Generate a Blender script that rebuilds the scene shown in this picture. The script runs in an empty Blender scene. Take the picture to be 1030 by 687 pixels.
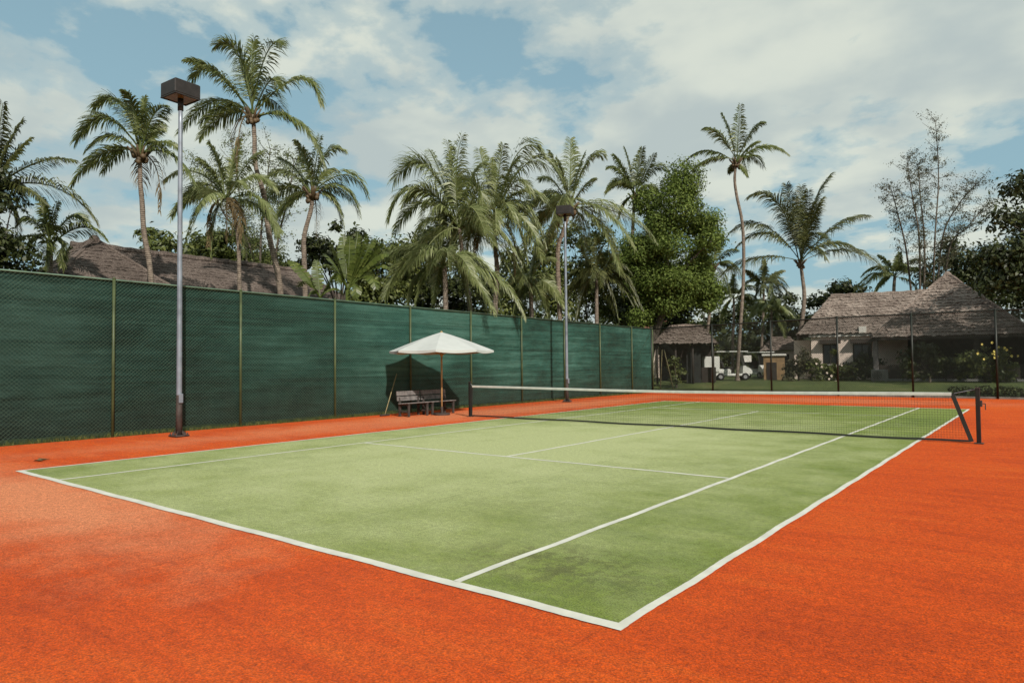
import bpy, math, random
import numpy as np
from mathutils import Vector, Matrix
V = Vector
sc = bpy.context.scene
COL = sc.collection

# ------------------------------------------------------------------ camera
W0, H0, F = 1030.0, 687.0, 687.94
CAM = V((2.14, -3.782, 1.632))
YAW, PIT, ROL = -0.6653, 0.0333, -0.0093
FW = V((math.sin(YAW)*math.cos(PIT), math.cos(YAW)*math.cos(PIT), math.sin(PIT)))
R0 = V((math.cos(YAW), -math.sin(YAW), 0.0))
U0 = R0.cross(FW)
RR = R0*math.cos(ROL) + U0*math.sin(ROL)
UU = -R0*math.sin(ROL) + U0*math.cos(ROL)
FH = V((math.sin(YAW), math.cos(YAW), 0))           # level forward

def ray(u, v): return FW + RR*((u-W0/2)/F) - UU*((v-H0/2)/F)
def at(u, v, d): return CAM + ray(u, v)*d           # photo direction, distance in metres
def gnd(u, v, z=0.0):
    r = ray(u, v); return CAM + r*((z-CAM.z)/r.z)
def onX(u, v, X):
    r = ray(u, v); return CAM + r*((X-CAM.x)/r.x)
def onY(u, v, Y):
    r = ray(u, v); return CAM + r*((Y-CAM.y)/r.y)
def terrain(x, y):
    t = min(1, max(0, (y-31.6)/6.0)); t = t*t*(3-2*t)
    return -0.004 + 0.5*t - 0.02*(1-t)

cd = bpy.data.cameras.new('camera'); cam = bpy.data.objects.new('camera', cd); COL.objects.link(cam)
cd.sensor_width = 36; cd.lens = F/W0*36; cd.clip_start = 0.1; cd.clip_end = 3000
m = Matrix(((RR.x, UU.x, -FW.x, CAM.x), (RR.y, UU.y, -FW.y, CAM.y), (RR.z, UU.z, -FW.z, CAM.z), (0, 0, 0, 1)))
cam.matrix_world = m
sc.camera = cam

# ------------------------------------------------------------------ mesh helpers
class MB:
    def __init__(s): s.v = []; s.f = []; s.m = []
    def add(s, vs, fs, mi=0):
        o = len(s.v); s.v += [tuple(p) for p in vs]
        s.f += [tuple(i+o for i in f) for f in fs]; s.m += [mi]*len(fs); return s
    def box(s, c, size, rot=0.0, mi=0, bev=0.0):
        c = V(c); hx, hy, hz = size[0]/2, size[1]/2, size[2]/2
        cr, sr = math.cos(rot), math.sin(rot)
        def T(x, y, z): return V((c.x+x*cr-y*sr, c.y+x*sr+y*cr, c.z+z))
        if bev <= 0:
            vs = [T(x, y, z) for z in (-hz, hz) for x, y in ((-hx, -hy), (hx, -hy), (hx, hy), (-hx, hy))]
            fs = [(3, 2, 1, 0), (4, 5, 6, 7)] + [(i, (i+1) % 4, (i+1) % 4+4, i+4) for i in range(4)]
            return s.add(vs, fs, mi)
        b = min(bev, hx*.9, hy*.9, hz*.9)
        def ring(z, i): 
            x, y = hx-i, hy-i; k = b if i == 0 else b*.6
            return [T(-x+k, -y, z), T(x-k, -y, z), T(x, -y+k, z), T(x, y-k, z), T(x-k, y, z), T(-x+k, y, z), T(-x, y-k, z), T(-x, -y+k, z)]
        vs = ring(-hz, b) + ring(-hz+b, 0) + ring(hz-b, 0) + ring(hz, b)
        fs = [tuple(range(7, -1, -1)), tuple(range(24, 32))]
        for k in range(3): fs += [(k*8+i, k*8+(i+1) % 8, k*8+8+(i+1) % 8, k*8+8+i) for i in range(8)]
        return s.add(vs, fs, mi)
    def tube(s, pts, rad, n=8, mi=0, cap=True):
        pts = [V(p) for p in pts]; k = len(pts)
        if not hasattr(rad, '__len__'): rad = [rad]*k
        t0 = (pts[1]-pts[0]).normalized()
        a = t0.orthogonal().normalized() if abs(t0.z) < .98 else V((1, 0, 0))
        a = (a - t0*a.dot(t0)).normalized()
        vs = []
        for i in range(k):
            t = (pts[min(i+1, k-1)]-pts[max(i-1, 0)]).normalized()
            a = (a - t*a.dot(t)).normalized(); b = t.cross(a)
            for j in range(n):
                w = 2*math.pi*j/n; vs.append(pts[i] + (a*math.cos(w)+b*math.sin(w))*rad[i])
        fs = [(i*n+j, i*n+(j+1) % n, (i+1)*n+(j+1) % n, (i+1)*n+j) for i in range(k-1) for j in range(n)]
        if cap: fs += [tuple(range(n-1, -1, -1)), tuple(range((k-1)*n, k*n))]
        return s.add(vs, fs, mi)
    def lathe(s, c, prof, n=16, mi=0):
        c = V(c); vs = []
        for r, z in prof:
            for j in range(n):
                w = 2*math.pi*j/n; vs.append(c+V((r*math.cos(w), r*math.sin(w), z)))
        k = len(prof)
        fs = [(i*n+j, i*n+(j+1) % n, (i+1)*n+(j+1) % n, (i+1)*n+j) for i in range(k-1) for j in range(n)]
        fs += [tuple(range(n-1, -1, -1)), tuple(range((k-1)*n, k*n))]
        return s.add(vs, fs, mi)
    def quad(s, a, b, c, d, mi=0): return s.add([a, b, c, d], [(0, 1, 2, 3)], mi)
    def beam(s, a, b, w, h, mi=0, up=V((0, 0, 1))):
        a, b = V(a), V(b); t = (b-a).normalized()
        x = t.cross(up); x = x.normalized() if x.length > 1e-4 else V((1, 0, 0)); y = x.cross(t)
        x *= w/2; y *= h/2
        vs = [a-x-y, a+x-y, a+x+y, a-x+y, b-x-y, b+x-y, b+x+y, b-x+y]
        return s.add(vs, [(3, 2, 1, 0), (4, 5, 6, 7)]+[(i, (i+1) % 4, (i+1) % 4+4, i+4) for i in range(4)], mi)

def fix_origin(o, org):
    o.location = org
def obj(name, mb, mat, parent=None, org=None, smooth=False, label=None):
    me = bpy.data.meshes.new(name)
    if parent is not None and org is None: org = worg(parent)
    org = V(org) if org is not None else V((0, 0, 0))
    if isinstance(mb, MB):
        me.from_pydata([(p[0]-org.x, p[1]-org.y, p[2]-org.z) for p in mb.v], [], mb.f)
        mi = mb.m
    else:
        vs, fs = mb                                    # numpy arrays, quads or tris
        vs = vs - np.array(org)
        me.vertices.add(len(vs)); me.vertices.foreach_set('co', vs.astype(np.float32).ravel())
        k = fs.shape[1]; me.loops.add(fs.size); me.loops.foreach_set('vertex_index', fs.astype(np.int32).ravel())
        me.polygons.add(len(fs)); me.polygons.foreach_set('loop_start', np.arange(0, fs.size, k, dtype=np.int32))
        me.polygons.foreach_set('loop_total', np.full(len(fs), k, dtype=np.int32)); me.update(calc_edges=True); mi = None
    for mm in (mat if isinstance(mat, (list, tuple)) else [mat]): me.materials.append(mm)
    if mi and any(mi): me.polygons.foreach_set('material_index', mi)
    if smooth: me.polygons.foreach_set('use_smooth', [True]*len(me.polygons))
    me.update()
    o = bpy.data.objects.new(name, me); COL.objects.link(o)
    if parent is not None: o.parent = parent; o.location = (org - worg(parent))
    else: o.location = org
    WORG[o.name] = org
    if label: o['label'] = label
    return o
WORG = {}
def worg(o): return WORG[o.name]
def tag(o, label, cat, group=None):
    o['label'] = label; o['category'] = cat
    if group: o['group'] = group
    return o
def thing(name, label, cat, loc, group=None, rotz=0.0):
    o = bpy.data.objects.new(name, None); COL.objects.link(o); o.location = loc; o.rotation_euler = (0, 0, rotz)
    o.empty_display_size = .2
    WORG[o.name] = V(loc)
    return tag(o, label, cat, group)
def lthing(name, label, cat, group=None):             # built round the local origin, moved afterwards
    return thing(name, label, cat, (0, 0, 0), group)
def place(o, loc, rotz=0.0): o.location = loc; o.rotation_euler = (0, 0, rotz); return o
def dup(o, loc, rotz=0.0, label=None, scale=1.0):
    r = o.copy(); COL.objects.link(r); r.location = loc; r.rotation_euler = (0, 0, rotz); r.scale = (scale,)*3
    if label: r['label'] = label
    for ch in list(o.children):
        c = ch.copy(); COL.objects.link(c); c.parent = r
        for g in list(ch.children):
            h = g.copy(); COL.objects.link(h); h.parent = c
    return r
def structure(o, kind='structure'): o['kind'] = kind; return o

# ------------------------------------------------------------------ materials
class NT:
    def __init__(s, name):
        s.m = bpy.data.materials.new(name); s.m.use_nodes = True; s.t = s.m.node_tree; s.n = s.t.nodes; s.l = s.t.links
        s.b = s.n['Principled BSDF']
    def node(s, t, **k):
        n = s.n.new(t)
        for a, b in k.items(): setattr(n, a, b)
        return n
    def link(s, a, b): s.l.new(a, b)
    def coord(s, kind='Object', scale=(1, 1, 1), rot=(0, 0, 0)):
        if kind == 'World':
            g = s.node('ShaderNodeNewGeometry').outputs['Position']
        else: g = s.node('ShaderNodeTexCoord').outputs[kind]
        mp = s.node('ShaderNodeMapping'); mp.inputs['Scale'].default_value = scale; mp.inputs['Rotation'].default_value = rot
        s.link(g, mp.inputs[0]); return mp.outputs[0]
    def noise(s, vec, scale, detail=4, rough=.55, dist=0.0):
        n = s.node('ShaderNodeTexNoise'); n.inputs['Scale'].default_value = scale; n.inputs['Detail'].default_value = detail
        n.inputs['Roughness'].default_value = rough; n.inputs['Distortion'].default_value = dist
        s.link(vec, n.inputs['Vector']); return n.outputs['Fac']
    def ramp(s, fac, stops):
        r = s.node('ShaderNodeValToRGB'); e = r.color_ramp.elements
        while len(e) < len(stops): e.new(.5)
        for k, (p, c) in enumerate(stops):
            e[k].position = p; e[k].color = (c, c, c, 1) if not hasattr(c, '__len__') else (*c, 1)
        s.link(fac, r.inputs[0]); return r.outputs[0]
    def mix(s, fac, a, b, mode='MIX'):
        n = s.node('ShaderNodeMix', data_type='RGBA', blend_type=mode)
        for sock, val in ((n.inputs[0], fac), (n.inputs[6], a), (n.inputs[7], b)):
            if hasattr(val, 'node'): s.link(val, sock)
            elif hasattr(val, '__len__'): sock.default_value = (*val, 1)
            else: sock.default_value = val
        return n.outputs[2]
    def math(s, op, a, b=0.0, c=None):
        n = s.node('ShaderNodeMath', operation=op)
        for i, val in enumerate((a, b, c)):
            if val is None: continue
            if hasattr(val, 'node'): s.link(val, n.inputs[i])
            else: n.inputs[i].default_value = val
        return n.outputs[0]
    def bump(s, h, strength=.3, dist=.02):
        b = s.node('ShaderNodeBump'); b.inputs['Strength'].default_value = strength; b.inputs['Distance'].default_value = dist
        s.link(h, b.inputs['Height']); s.link(b.outputs[0], s.b.inputs['Normal'])
    def set(s, col=None, rough=None, **k):
        if col is not None:
            if hasattr(col, 'node'): s.link(col, s.b.inputs['Base Color'])
            else: s.b.inputs['Base Color'].default_value = (*col, 1)
        if rough is not None:
            if hasattr(rough, 'node'): s.link(rough, s.b.inputs['Roughness'])
            else: s.b.inputs['Roughness'].default_value = rough
        for a, b in k.items(): s.b.inputs[a.replace('_', ' ')].default_value = b
        return s.m

def simple(name, col, rough=.6, var=.25, scale=6.0, bump=.0, metal=0.0, spec=.4):
    n = NT(name); c = n.coord('Object')
    f = n.noise(c, scale, 5)
    lo = tuple(x*(1-var) for x in col); hi = tuple(min(1, x*(1+var)) for x in col)
    n.set(n.ramp(f, [(.3, lo), (.7, hi)]), rough, Metallic=metal)
    n.b.inputs['Specular IOR Level'].default_value = spec
    if bump: n.bump(n.noise(c, scale*6, 4), bump, .01)
    return n.m

def leafmat(name, dark, mid, lite, rough=.45, trans=.25, spec=.4):
    n = NT(name)
    g = n.node('ShaderNodeNewGeometry').outputs['Random Per Island']
    c = n.ramp(g, [(0, dark), (.55, mid), (1, lite)])
    big = n.noise(n.coord('World'), .6, 3)
    c2 = n.mix(n.ramp(big, [(.35, .0), (.7, .55)]), c, mid)
    n.set(c2, rough); n.b.inputs['Specular IOR Level'].default_value = spec
    tr = n.node('ShaderNodeBsdfTranslucent'); n.link(n.mix(.35, c2, lite), tr.inputs[0])
    mx = n.node('ShaderNodeMixShader'); mx.inputs[0].default_value = trans
    n.link(n.b.outputs[0], mx.inputs[1]); n.link(tr.outputs[0], mx.inputs[2])
    n.link(mx.outputs[0], n.n['Material Output'].inputs[0])
    return n.m

def turf(name, cols, fine, worn_and_pale=None, patch=None, sheen=(.5, (1, .9, .8))):
    n = NT(name); c = n.coord('World')
    cd_, cm, cl = cols
    big = n.noise(c, .32, 5, .6, .4)
    streak = n.noise(n.coord('World', (1.0, 4.5, 1), (0, 0, math.radians(58))), .9, 6, .65, .3)
    f = n.math('ADD', n.math('MULTIPLY', big, .55), n.math('MULTIPLY', streak, .45))
    col = n.ramp(f, [(.36, cd_), (.5, cm), (.66, cl)])
    for (wx, wy), (rx, ry), wc, amt in worn_and_pale or []:
        sp = n.node('ShaderNodeSeparateXYZ'); n.link(c, sp.inputs[0])
        dx = n.math('DIVIDE', n.math('SUBTRACT', sp.outputs[0], wx), rx); dy = n.math('DIVIDE', n.math('SUBTRACT', sp.outputs[1], wy), ry)
        d = n.math('SQRT', n.math('ADD', n.math('MULTIPLY', dx, dx), n.math('MULTIPLY', dy, dy)))
        d = n.math('ADD', d, n.math('MULTIPLY', n.math('SUBTRACT', n.noise(c, .9, 6, .65), .5), 1.3))
        col = n.mix(n.math('MULTIPLY', n.ramp(d, [(.25, 1), (1.1, 0)]), amt), col, wc)
    if patch:
        for (px, py), (rx, ry), pc, amt in patch:
            sp = n.node('ShaderNodeSeparateXYZ'); n.link(c, sp.inputs[0])
            dx = n.math('DIVIDE', n.math('SUBTRACT', sp.outputs[0], px), rx); dy = n.math('DIVIDE', n.math('SUBTRACT', sp.outputs[1], py), ry)
            d = n.math('SQRT', n.math('ADD', n.math('MULTIPLY', dx, dx), n.math('MULTIPLY', dy, dy)))
            nz = n.noise(c, 4.5, 7, .75)
            k = n.math('MULTIPLY', n.ramp(d, [(.3, 1), (1.1, 0)]), n.ramp(nz, [(.45, 0), (.56, 1)]))
            col = n.mix(n.math('MULTIPLY', k, amt), col, pc)
    sp = n.node('ShaderNodeSeparateXYZ'); n.link(c, sp.inputs[0])
    wob = n.math('ADD', sp.outputs[0], n.math('MULTIPLY', n.noise(c, .7, 3), .05))
    sm = n.math('ABSOLUTE', n.math('SUBTRACT', n.math('FRACT', n.math('DIVIDE', n.math('ADD', wob, 100.7), 3.66)), .5))
    col = n.mix(n.math('MULTIPLY', n.ramp(sm, [(.0, 1), (.004, 0)]), n.ramp(n.noise(c, 1.3, 4), [(.4, 0), (.6, .45)])), col, (cd_[0]*.4, cd_[1]*.4, cd_[2]*.4))
    scf = n.noise(n.coord('World', (1.0, 9, 1), (0, 0, math.radians(20))), 1.1, 6, .7, .5)
    col = n.mix(n.ramp(scf, [(.62, 0), (.72, .5)]), col, cd_)
    g1 = n.noise(c, fine, 3, .7); g2 = n.noise(c, fine*.22, 4, .7)
    grain = n.math('ADD', n.math('MULTIPLY', g1, .72), n.math('MULTIPLY', g2, .28))
    col = n.mix(1.0, col, n.ramp(grain, [(.35, .42), (.5, 1.0), (.65, 1.65)]), 'MULTIPLY')
    n.set(col, .95); n.b.inputs['Specular IOR Level'].default_value = .06
    n.b.inputs['Sheen Weight'].default_value = sheen[0]; n.b.inputs['Sheen Roughness'].default_value = .32
    n.b.inputs['Sheen Tint'].default_value = (*sheen[1], 1)
    n.bump(grain, 1.0, .022)
    return n.m

M = {}
M['orange'] = turf('orange_turf', ((.40, .042, .002), (.53, .063, .002), (.58, .094, .007)), 76,
                   worn_and_pale=[((-8.0, -.7), (5.6, 1.7), (.62, .225, .105), .88), ((-12.9, 15), (1.9, 17), (.58, .20, .090), .75), ((-5, 27), (9, 2.6), (.58, .18, .08), .6)], sheen=(.08, (1, .75, .6)))  # dusty wear at the baseline; paler zones along the fence and far end
M['green'] = turf('green_turf', ((.088, .135, .010), (.135, .185, .020), (.195, .235, .045)), 75,
                  worn_and_pale=[((-6.2, 7.5), (7.5, 13), (.37, .40, .185), .95)],  # paler oval over the middle of the court
                  patch=[((-1.05, .85), (1.2, .75), (.060, .060, .012), .72), ((-2.6, 2.4), (1.6, 1.0), (.10, .12, .03), .25)], sheen=(.16, (.9, .95, .75)))
M['line'] = simple('line_white', (.57, .56, .49), .85, .14, 3.0, .5)
n = NT('ground_grass'); c = n.coord('World')
n.set(n.mix(1.0, n.ramp(n.noise(c, .5, 6, .65), [(.3, (.055, .075, .016)), (.55, (.09, .12, .026)), (.75, (.17, .16, .06))]),
            n.ramp(n.noise(c, 22, 4, .7), [(.3, .5), (.7, 1.4)]), 'MULTIPLY'), .9); n.bump(n.noise(c, 30, 4), .7, .05)
M['ground'] = n.m
# windscreen cloth
n = NT('windscreen_cloth'); c = n.coord('World')
st = n.noise(n.coord('World', (1, .18, 6)), 1.3, 6, .7)
bg = n.noise(n.coord('World', (1, .5, .8)), .5, 4, .6)
col = n.ramp(n.math('ADD', n.math('MULTIPLY', st, .5), n.math('MULTIPLY', bg, .5)), [(.38, (.007, .028, .022)), (.5, (.022, .084, .066)), (.62, (.070, .175, .142))])
sp = n.node('ShaderNodeSeparateXYZ'); n.link(c, sp.inputs[0])
low_dark = n.math('ADD', sp.outputs[2], n.math('MULTIPLY', n.noise(n.coord('World', (1, 1, .3)), 1.1, 5, .7), 1.6))
col = n.mix(n.ramp(n.math('MULTIPLY', low_dark, .25), [(.18, .85), (.55, 0)]), col, (.018, .028, .020))  # cloth darker towards its foot, with a ragged upper limit
falloff_y = n.math('ADD', sp.outputs[1], n.math('MULTIPLY', n.noise(n.coord('World', (1, .5, 1)), .4, 4), 10))
col = n.mix(1.0, col, n.ramp(n.math('MULTIPLY', falloff_y, .04), [(.28, .40), (.85, 1.2)]), 'MULTIPLY')  # falloff of light painted into the cloth, dimmer towards the near left end
weave = n.noise(n.coord('World', (1, 1, 1)), 60, 2, .7)
n.set(n.mix(1.0, col, n.ramp(weave, [(.3, .65), (.7, 1.25)]), 'MULTIPLY'), .75); n.b.inputs['Specular IOR Level'].default_value = .25
n.bump(n.math('ADD', n.noise(n.coord('World', (1, .7, 1.5)), 1.6, 4), n.math('MULTIPLY', weave, .04)), .8, .16)
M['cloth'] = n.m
zz_ = n.math('ADD', sp.outputs[2], n.math('MULTIPLY', n.noise(n.coord('World', (1, .35, .1)), .8, 3), .22))
seam = n.math('ABSOLUTE', n.math('SUBTRACT', n.math('FRACT', n.math('DIVIDE', zz_, .92)), .5))
b0 = n.b.inputs['Base Color'].links[0].from_socket
n.l.new(n.mix(n.ramp(seam, [(.0, .55), (.035, 0)]), b0, (.008, .022, .018)), n.b.inputs['Base Color'])
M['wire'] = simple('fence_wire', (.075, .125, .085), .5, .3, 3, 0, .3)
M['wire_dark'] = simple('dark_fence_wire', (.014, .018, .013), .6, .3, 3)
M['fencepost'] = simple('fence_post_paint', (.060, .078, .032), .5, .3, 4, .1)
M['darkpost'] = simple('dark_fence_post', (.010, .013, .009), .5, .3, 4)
M['galv'] = simple('galvanised_pole', (.22, .245, .29), .42, .35, 2.2, .05, .35)
M['lampbox'] = simple('lamp_housing', (.020, .016, .015), .55, .3, 6, .1)
M['lampglass'] = simple('lamp_lens', (.16, .11, .06), .15, .3, 5, 0, 0, .6)
M['rust'] = simple('rusty_steel', (.05, .035, .03), .7, .5, 9, .2)
M['netpost'] = simple('net_post_paint', (.012, .011, .010), .4, .4, 6, .1)
M['netcord'] = simple('net_cord', (.020, .021, .018), .8, .2, 6)
M['nettape'] = simple('net_tape', (.50, .51, .47), .75, .14, 5, .15)
M['canvas'] = simple('canvas', (.45, .465, .45), .85, .07, 1.6, .1)
M['wood'] = simple('varnished_wood', (.42, .27, .12), .5, .35, 7, .15)
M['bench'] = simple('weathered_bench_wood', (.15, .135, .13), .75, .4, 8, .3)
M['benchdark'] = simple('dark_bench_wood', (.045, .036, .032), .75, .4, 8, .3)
M['broom'] = simple('bamboo_handle', (.24, .20, .10), .6, .3, 9)
M['bark'] = None
n = NT('palm_bark'); c = n.coord('Object')
w = n.node('ShaderNodeTexWave', bands_direction='Z'); w.inputs['Scale'].default_value = 4.2; w.inputs['Distortion'].default_value = 3.0; w.inputs['Detail'].default_value = 3
n.link(c, w.inputs[0]); nz = n.noise(c, 7, 5, .7)
f = n.math('ADD', n.math('MULTIPLY', w.outputs['Fac'], .20), n.math('MULTIPLY', nz, .80))
n.set(n.ramp(f, [(.3, (.055, .040, .031)), (.5, (.155, .118, .092)), (.7, (.32, .26, .205))]), .85); n.bump(f, .8, .04); M['bark'] = n.m
n = NT('tree_bark'); c = n.coord('Object', (1, 1, .3)); nz = n.noise(c, 9, 6, .7)
n.set(n.ramp(nz, [(.3, (.035, .028, .022)), (.7, (.13, .105, .08))]), .9); n.bump(nz, .8, .04); M['treebark'] = n.m
M['nuts'] = simple('coconut_husk', (.085, .055, .028), .6, .5, 5, .2)
M['frond'] = leafmat('palm_frond', (.050, .066, .015), (.112, .140, .036), (.29, .305, .13), .42, .30, .5)
M['frond_pale'] = leafmat('palm_frond_pale', (.075, .094, .026), (.155, .184, .060), (.355, .375, .19), .42, .32, .5)
M['frond_dark'] = leafmat('palm_frond_dark', (.030, .036, .010), (.070, .080, .022), (.17, .17, .06), .45, .2, .4)
M['dead'] = leafmat('dead_frond', (.07, .05, .025), (.15, .11, .055), (.25, .19, .10), .8, .2, .2)
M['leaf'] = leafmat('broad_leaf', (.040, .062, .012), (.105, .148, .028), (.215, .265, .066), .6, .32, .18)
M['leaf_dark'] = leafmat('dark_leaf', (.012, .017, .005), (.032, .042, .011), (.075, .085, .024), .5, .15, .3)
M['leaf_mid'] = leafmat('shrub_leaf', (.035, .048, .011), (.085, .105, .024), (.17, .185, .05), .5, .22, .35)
M['leaf_olive'] = leafmat('olive_leaf', (.035, .036, .018), (.075, .072, .036), (.14, .13, .075), .55, .2, .3)
M['banana'] = leafmat('banana_leaf', (.045, .062, .012), (.095, .125, .026), (.18, .205, .055), .38, .35, .5)
M['grassblade'] = leafmat('grass_blade', (.05, .065, .015), (.10, .12, .03), (.19, .19, .06), .6, .25, .2)
M['flower'] = simple('yellow_flower', (.62, .50, .12), .6, .2, 5)
M['palebloom'] = simple('pale_flower', (.60, .50, .42), .6, .2, 5)
n = NT('thatch'); c = n.coord('Object')
f1 = n.noise(n.coord('Object', (9, 9, 1.6)), 2.2, 6, .75); f2 = n.noise(c, .8, 4, .6)
f = n.math('ADD', n.math('MULTIPLY', f1, .7), n.math('MULTIPLY', f2, .3))
n.set(n.ramp(f, [(.34, (.060, .046, .038)), (.5, (.20, .158, .135)), (.64, (.44, .37, .32))]), .95)
n.b.inputs['Specular IOR Level'].default_value = .1; n.bump(f1, 1.0, .06); M['thatch'] = n.m
n = NT('thatch_old'); c = n.coord('Object')
f1 = n.noise(n.coord('Object', (9, 9, 1.6)), 2.4, 6, .75); f2 = n.noise(c, .6, 5, .6)
f = n.math('ADD', n.math('MULTIPLY', f1, .65), n.math('MULTIPLY', f2, .35))
n.set(n.ramp(f, [(.34, (.040, .032, .027)), (.5, (.125, .098, .085)), (.66, (.27, .22, .19))]), .95)
n.b.inputs['Specular IOR Level'].default_value = .1; n.bump(f1, 1.0, .06); M['thatch_old'] = n.m
M['plaster'] = simple('pink_plaster', (.70, .58, .50), .85, .1, 2.0, .15)
M['trimwhite'] = simple('painted_trim', (.62, .60, .55), .7, .1, 3, .1)
M['darkwood'] = simple('dark_timber', (.030, .023, .018), .7, .4, 5, .2)
M['tanwood'] = simple('tan_boards', (.25, .16, .08), .7, .3, 5, .2)
M['glass'] = simple('window_glass', (.012, .014, .013), .08, .2, 2, 0, 0, .6)
M['redtile'] = simple('red_roof_tile', (.18, .075, .05), .85, .35, 5, .4)
M['cartwhite'] = simple('cart_body_white', (.66, .66, .62), .3, .06, 3)
M['seatdark'] = simple('dark_vinyl', (.03, .028, .026), .5, .3, 6)
M['rubber'] = simple('tyre_rubber', (.012, .012, .012), .8, .3, 8)
M['aluminium'] = simple('grey_metal', (.35, .35, .36), .4, .2, 5, 0, .4)
M['acgrey'] = simple('unit_grey', (.16, .16, .15), .5, .2, 5)
M['shade'] = simple('dark_screen', (.018, .020, .018), .8, .3, 4)

# ------------------------------------------------------------------ sky, sun
SUN_E = math.radians(36); SD = V((.87, -.49, 0)).normalized()
TOSUN = V((SD.x*math.cos(SUN_E), SD.y*math.cos(SUN_E), math.sin(SUN_E)))
wd = bpy.data.worlds.new('World'); sc.world = wd; wd.use_nodes = True
nt = wd.node_tree; N = nt.nodes; L = nt.links; bg = N['Background']
sky = N.new('ShaderNodeTexSky'); sky.sky_type = 'NISHITA'; sky.sun_disc = False
sky.sun_elevation = SUN_E; sky.sun_rotation = math.atan2(SD.x, SD.y); sky.air_density = 1.0; sky.dust_density = 1.2; sky.ozone_density = 1.5
tc = N.new('ShaderNodeTexCoord'); sx = N.new('ShaderNodeSeparateXYZ'); L.new(tc.outputs['Generated'], sx.inputs[0])
def wm(op, a, b=0.0):
    q = N.new('ShaderNodeMath'); q.operation = op
    for i, val in enumerate((a, b)):
        if hasattr(val, 'node'): L.new(val, q.inputs[i])
        else: q.inputs[i].default_value = val
    return q.outputs[0]
den = wm('ADD', wm('MAXIMUM', sx.outputs[2], 0.0), .22)
cx = N.new('ShaderNodeCombineXYZ'); L.new(wm('DIVIDE', sx.outputs[0], den), cx.inputs[0]); L.new(wm('DIVIDE', sx.outputs[1], den), cx.inputs[1])
cx.inputs[2].default_value = 3.7
def wnoise(scale, detail, rough, dist, off):
    mp = N.new('ShaderNodeMapping'); mp.inputs['Location'].default_value = off; L.new(cx.outputs[0], mp.inputs[0])
    q = N.new('ShaderNodeTexNoise'); q.inputs['Scale'].default_value = scale; q.inputs['Detail'].default_value = detail
    q.inputs['Roughness'].default_value = rough; q.inputs['Distortion'].default_value = dist; L.new(mp.outputs[0], q.inputs['Vector']); return q.outputs['Fac']
def wramp(f, stops):
    r = N.new('ShaderNodeValToRGB'); e = r.color_ramp.elements
    r.color_ramp.interpolation = 'EASE'
    while len(e) < len(stops): e.new(.5)
    for k, (p, cc) in enumerate(stops): e[k].position = p; e[k].color = (*cc, 1) if hasattr(cc, '__len__') else (cc, cc, cc, 1)
    L.new(f, r.inputs[0]); return r.outputs[0]
CLOUD_OFF = (0, 0, 0)
big = wnoise(2.3, 8, .52, .1, CLOUD_OFF); det = wnoise(6.5, 7, .58, .2, (7, 3, 1))
cov = wramp(wm('ADD', wm('MULTIPLY', big, .72), wm('MULTIPLY', det, .28)), [(.42, 0), (.47, .5), (.53, 1)])
def wmix(f, a, b, mode='MIX'):
    q = N.new('ShaderNodeMix'); q.data_type = 'RGBA'; q.blend_type = mode
    for sock, val in ((q.inputs[0], f), (q.inputs[6], a), (q.inputs[7], b)):
        if hasattr(val, 'node'): L.new(val, sock)
        elif hasattr(val, '__len__'): sock.default_value = (*val, 1)
        else: sock.default_value = val
    return q.outputs[2]
SKYS = .10
hazy = wmix(wramp(sx.outputs[2], [(.0, .85), (.7, .55)]), wmix(1.0, sky.outputs[0], (1.02, 1.12, .90), 'MULTIPLY'), (3.15, 5.0, 5.85))
shade = wramp(wnoise(2.2, 5, .5, .1, (2.5, 1.3, .4)), [(.38, (4.9, 5.6, 5.5)), (.62, (7.1, 7.5, 6.6))])
skycol = wmix(wm('MULTIPLY', cov, .93), hazy, shade)
L.new(skycol, bg.inputs[0]); bg.inputs[1].default_value = SKYS
ld = bpy.data.lights.new('sun', 'SUN'); ld.energy = 4.6; ld.angle = math.radians(.6); ld.color = (1.0, .94, .84)
lo = bpy.data.objects.new('sun', ld); COL.objects.link(lo); lo.rotation_euler = TOSUN.to_track_quat('Z', 'Y').to_euler(); lo.location = (0, 0, 30)
sc.view_settings.view_transform = 'Standard'; sc.view_settings.look = 'None'; sc.view_settings.exposure = 0.0; sc.view_settings.gamma = 1
sc.cycles.max_bounces = 6; sc.cycles.transparent_max_bounces = 12

# ------------------------------------------------------------------ ground and court
FX = -15.4; BY = 31.3                                   # fence lines
xs = sorted(set([-600, -300, -150, -90, -60] + list(range(-48, 49, 4)) + [60, 90, 150, 300, 600]))
ys = sorted(set([-300, -120, -60, -30, -12] + [round(y*1.0, 2) for y in np.arange(-6, 44, 1.0)] + list(range(44, 121, 8)) + [150, 220, 350, 600]))
g = MB(); vs = [(x, y, terrain(x, y)) for y in ys for x in xs]; nx = len(xs)
g.add(vs, [(j*nx+i, j*nx+i+1, (j+1)*nx+i+1, (j+1)*nx+i) for j in range(len(ys)-1) for i in range(nx-1)])
structure(obj('ground', g, M['ground'], smooth=True))
g = MB(); g.quad((FX+.02, -14, -.004), (9.5, -14, -.004), (9.5, BY-.05, -.004), (FX+.02, BY-.05, -.004)); structure(obj('court_surround', g, M['orange']))
WD, CL = 10.877, 23.44; AR, AL = 1.425, 1.55; SY, NY = 5.72, 12.4
g = MB(); g.quad((-WD, 0, 0), (0, 0, 0), (0, CL, 0), (-WD, CL, 0)); structure(obj('tennis_court', g, M['green']))
g = MB(); z = .004
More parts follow.
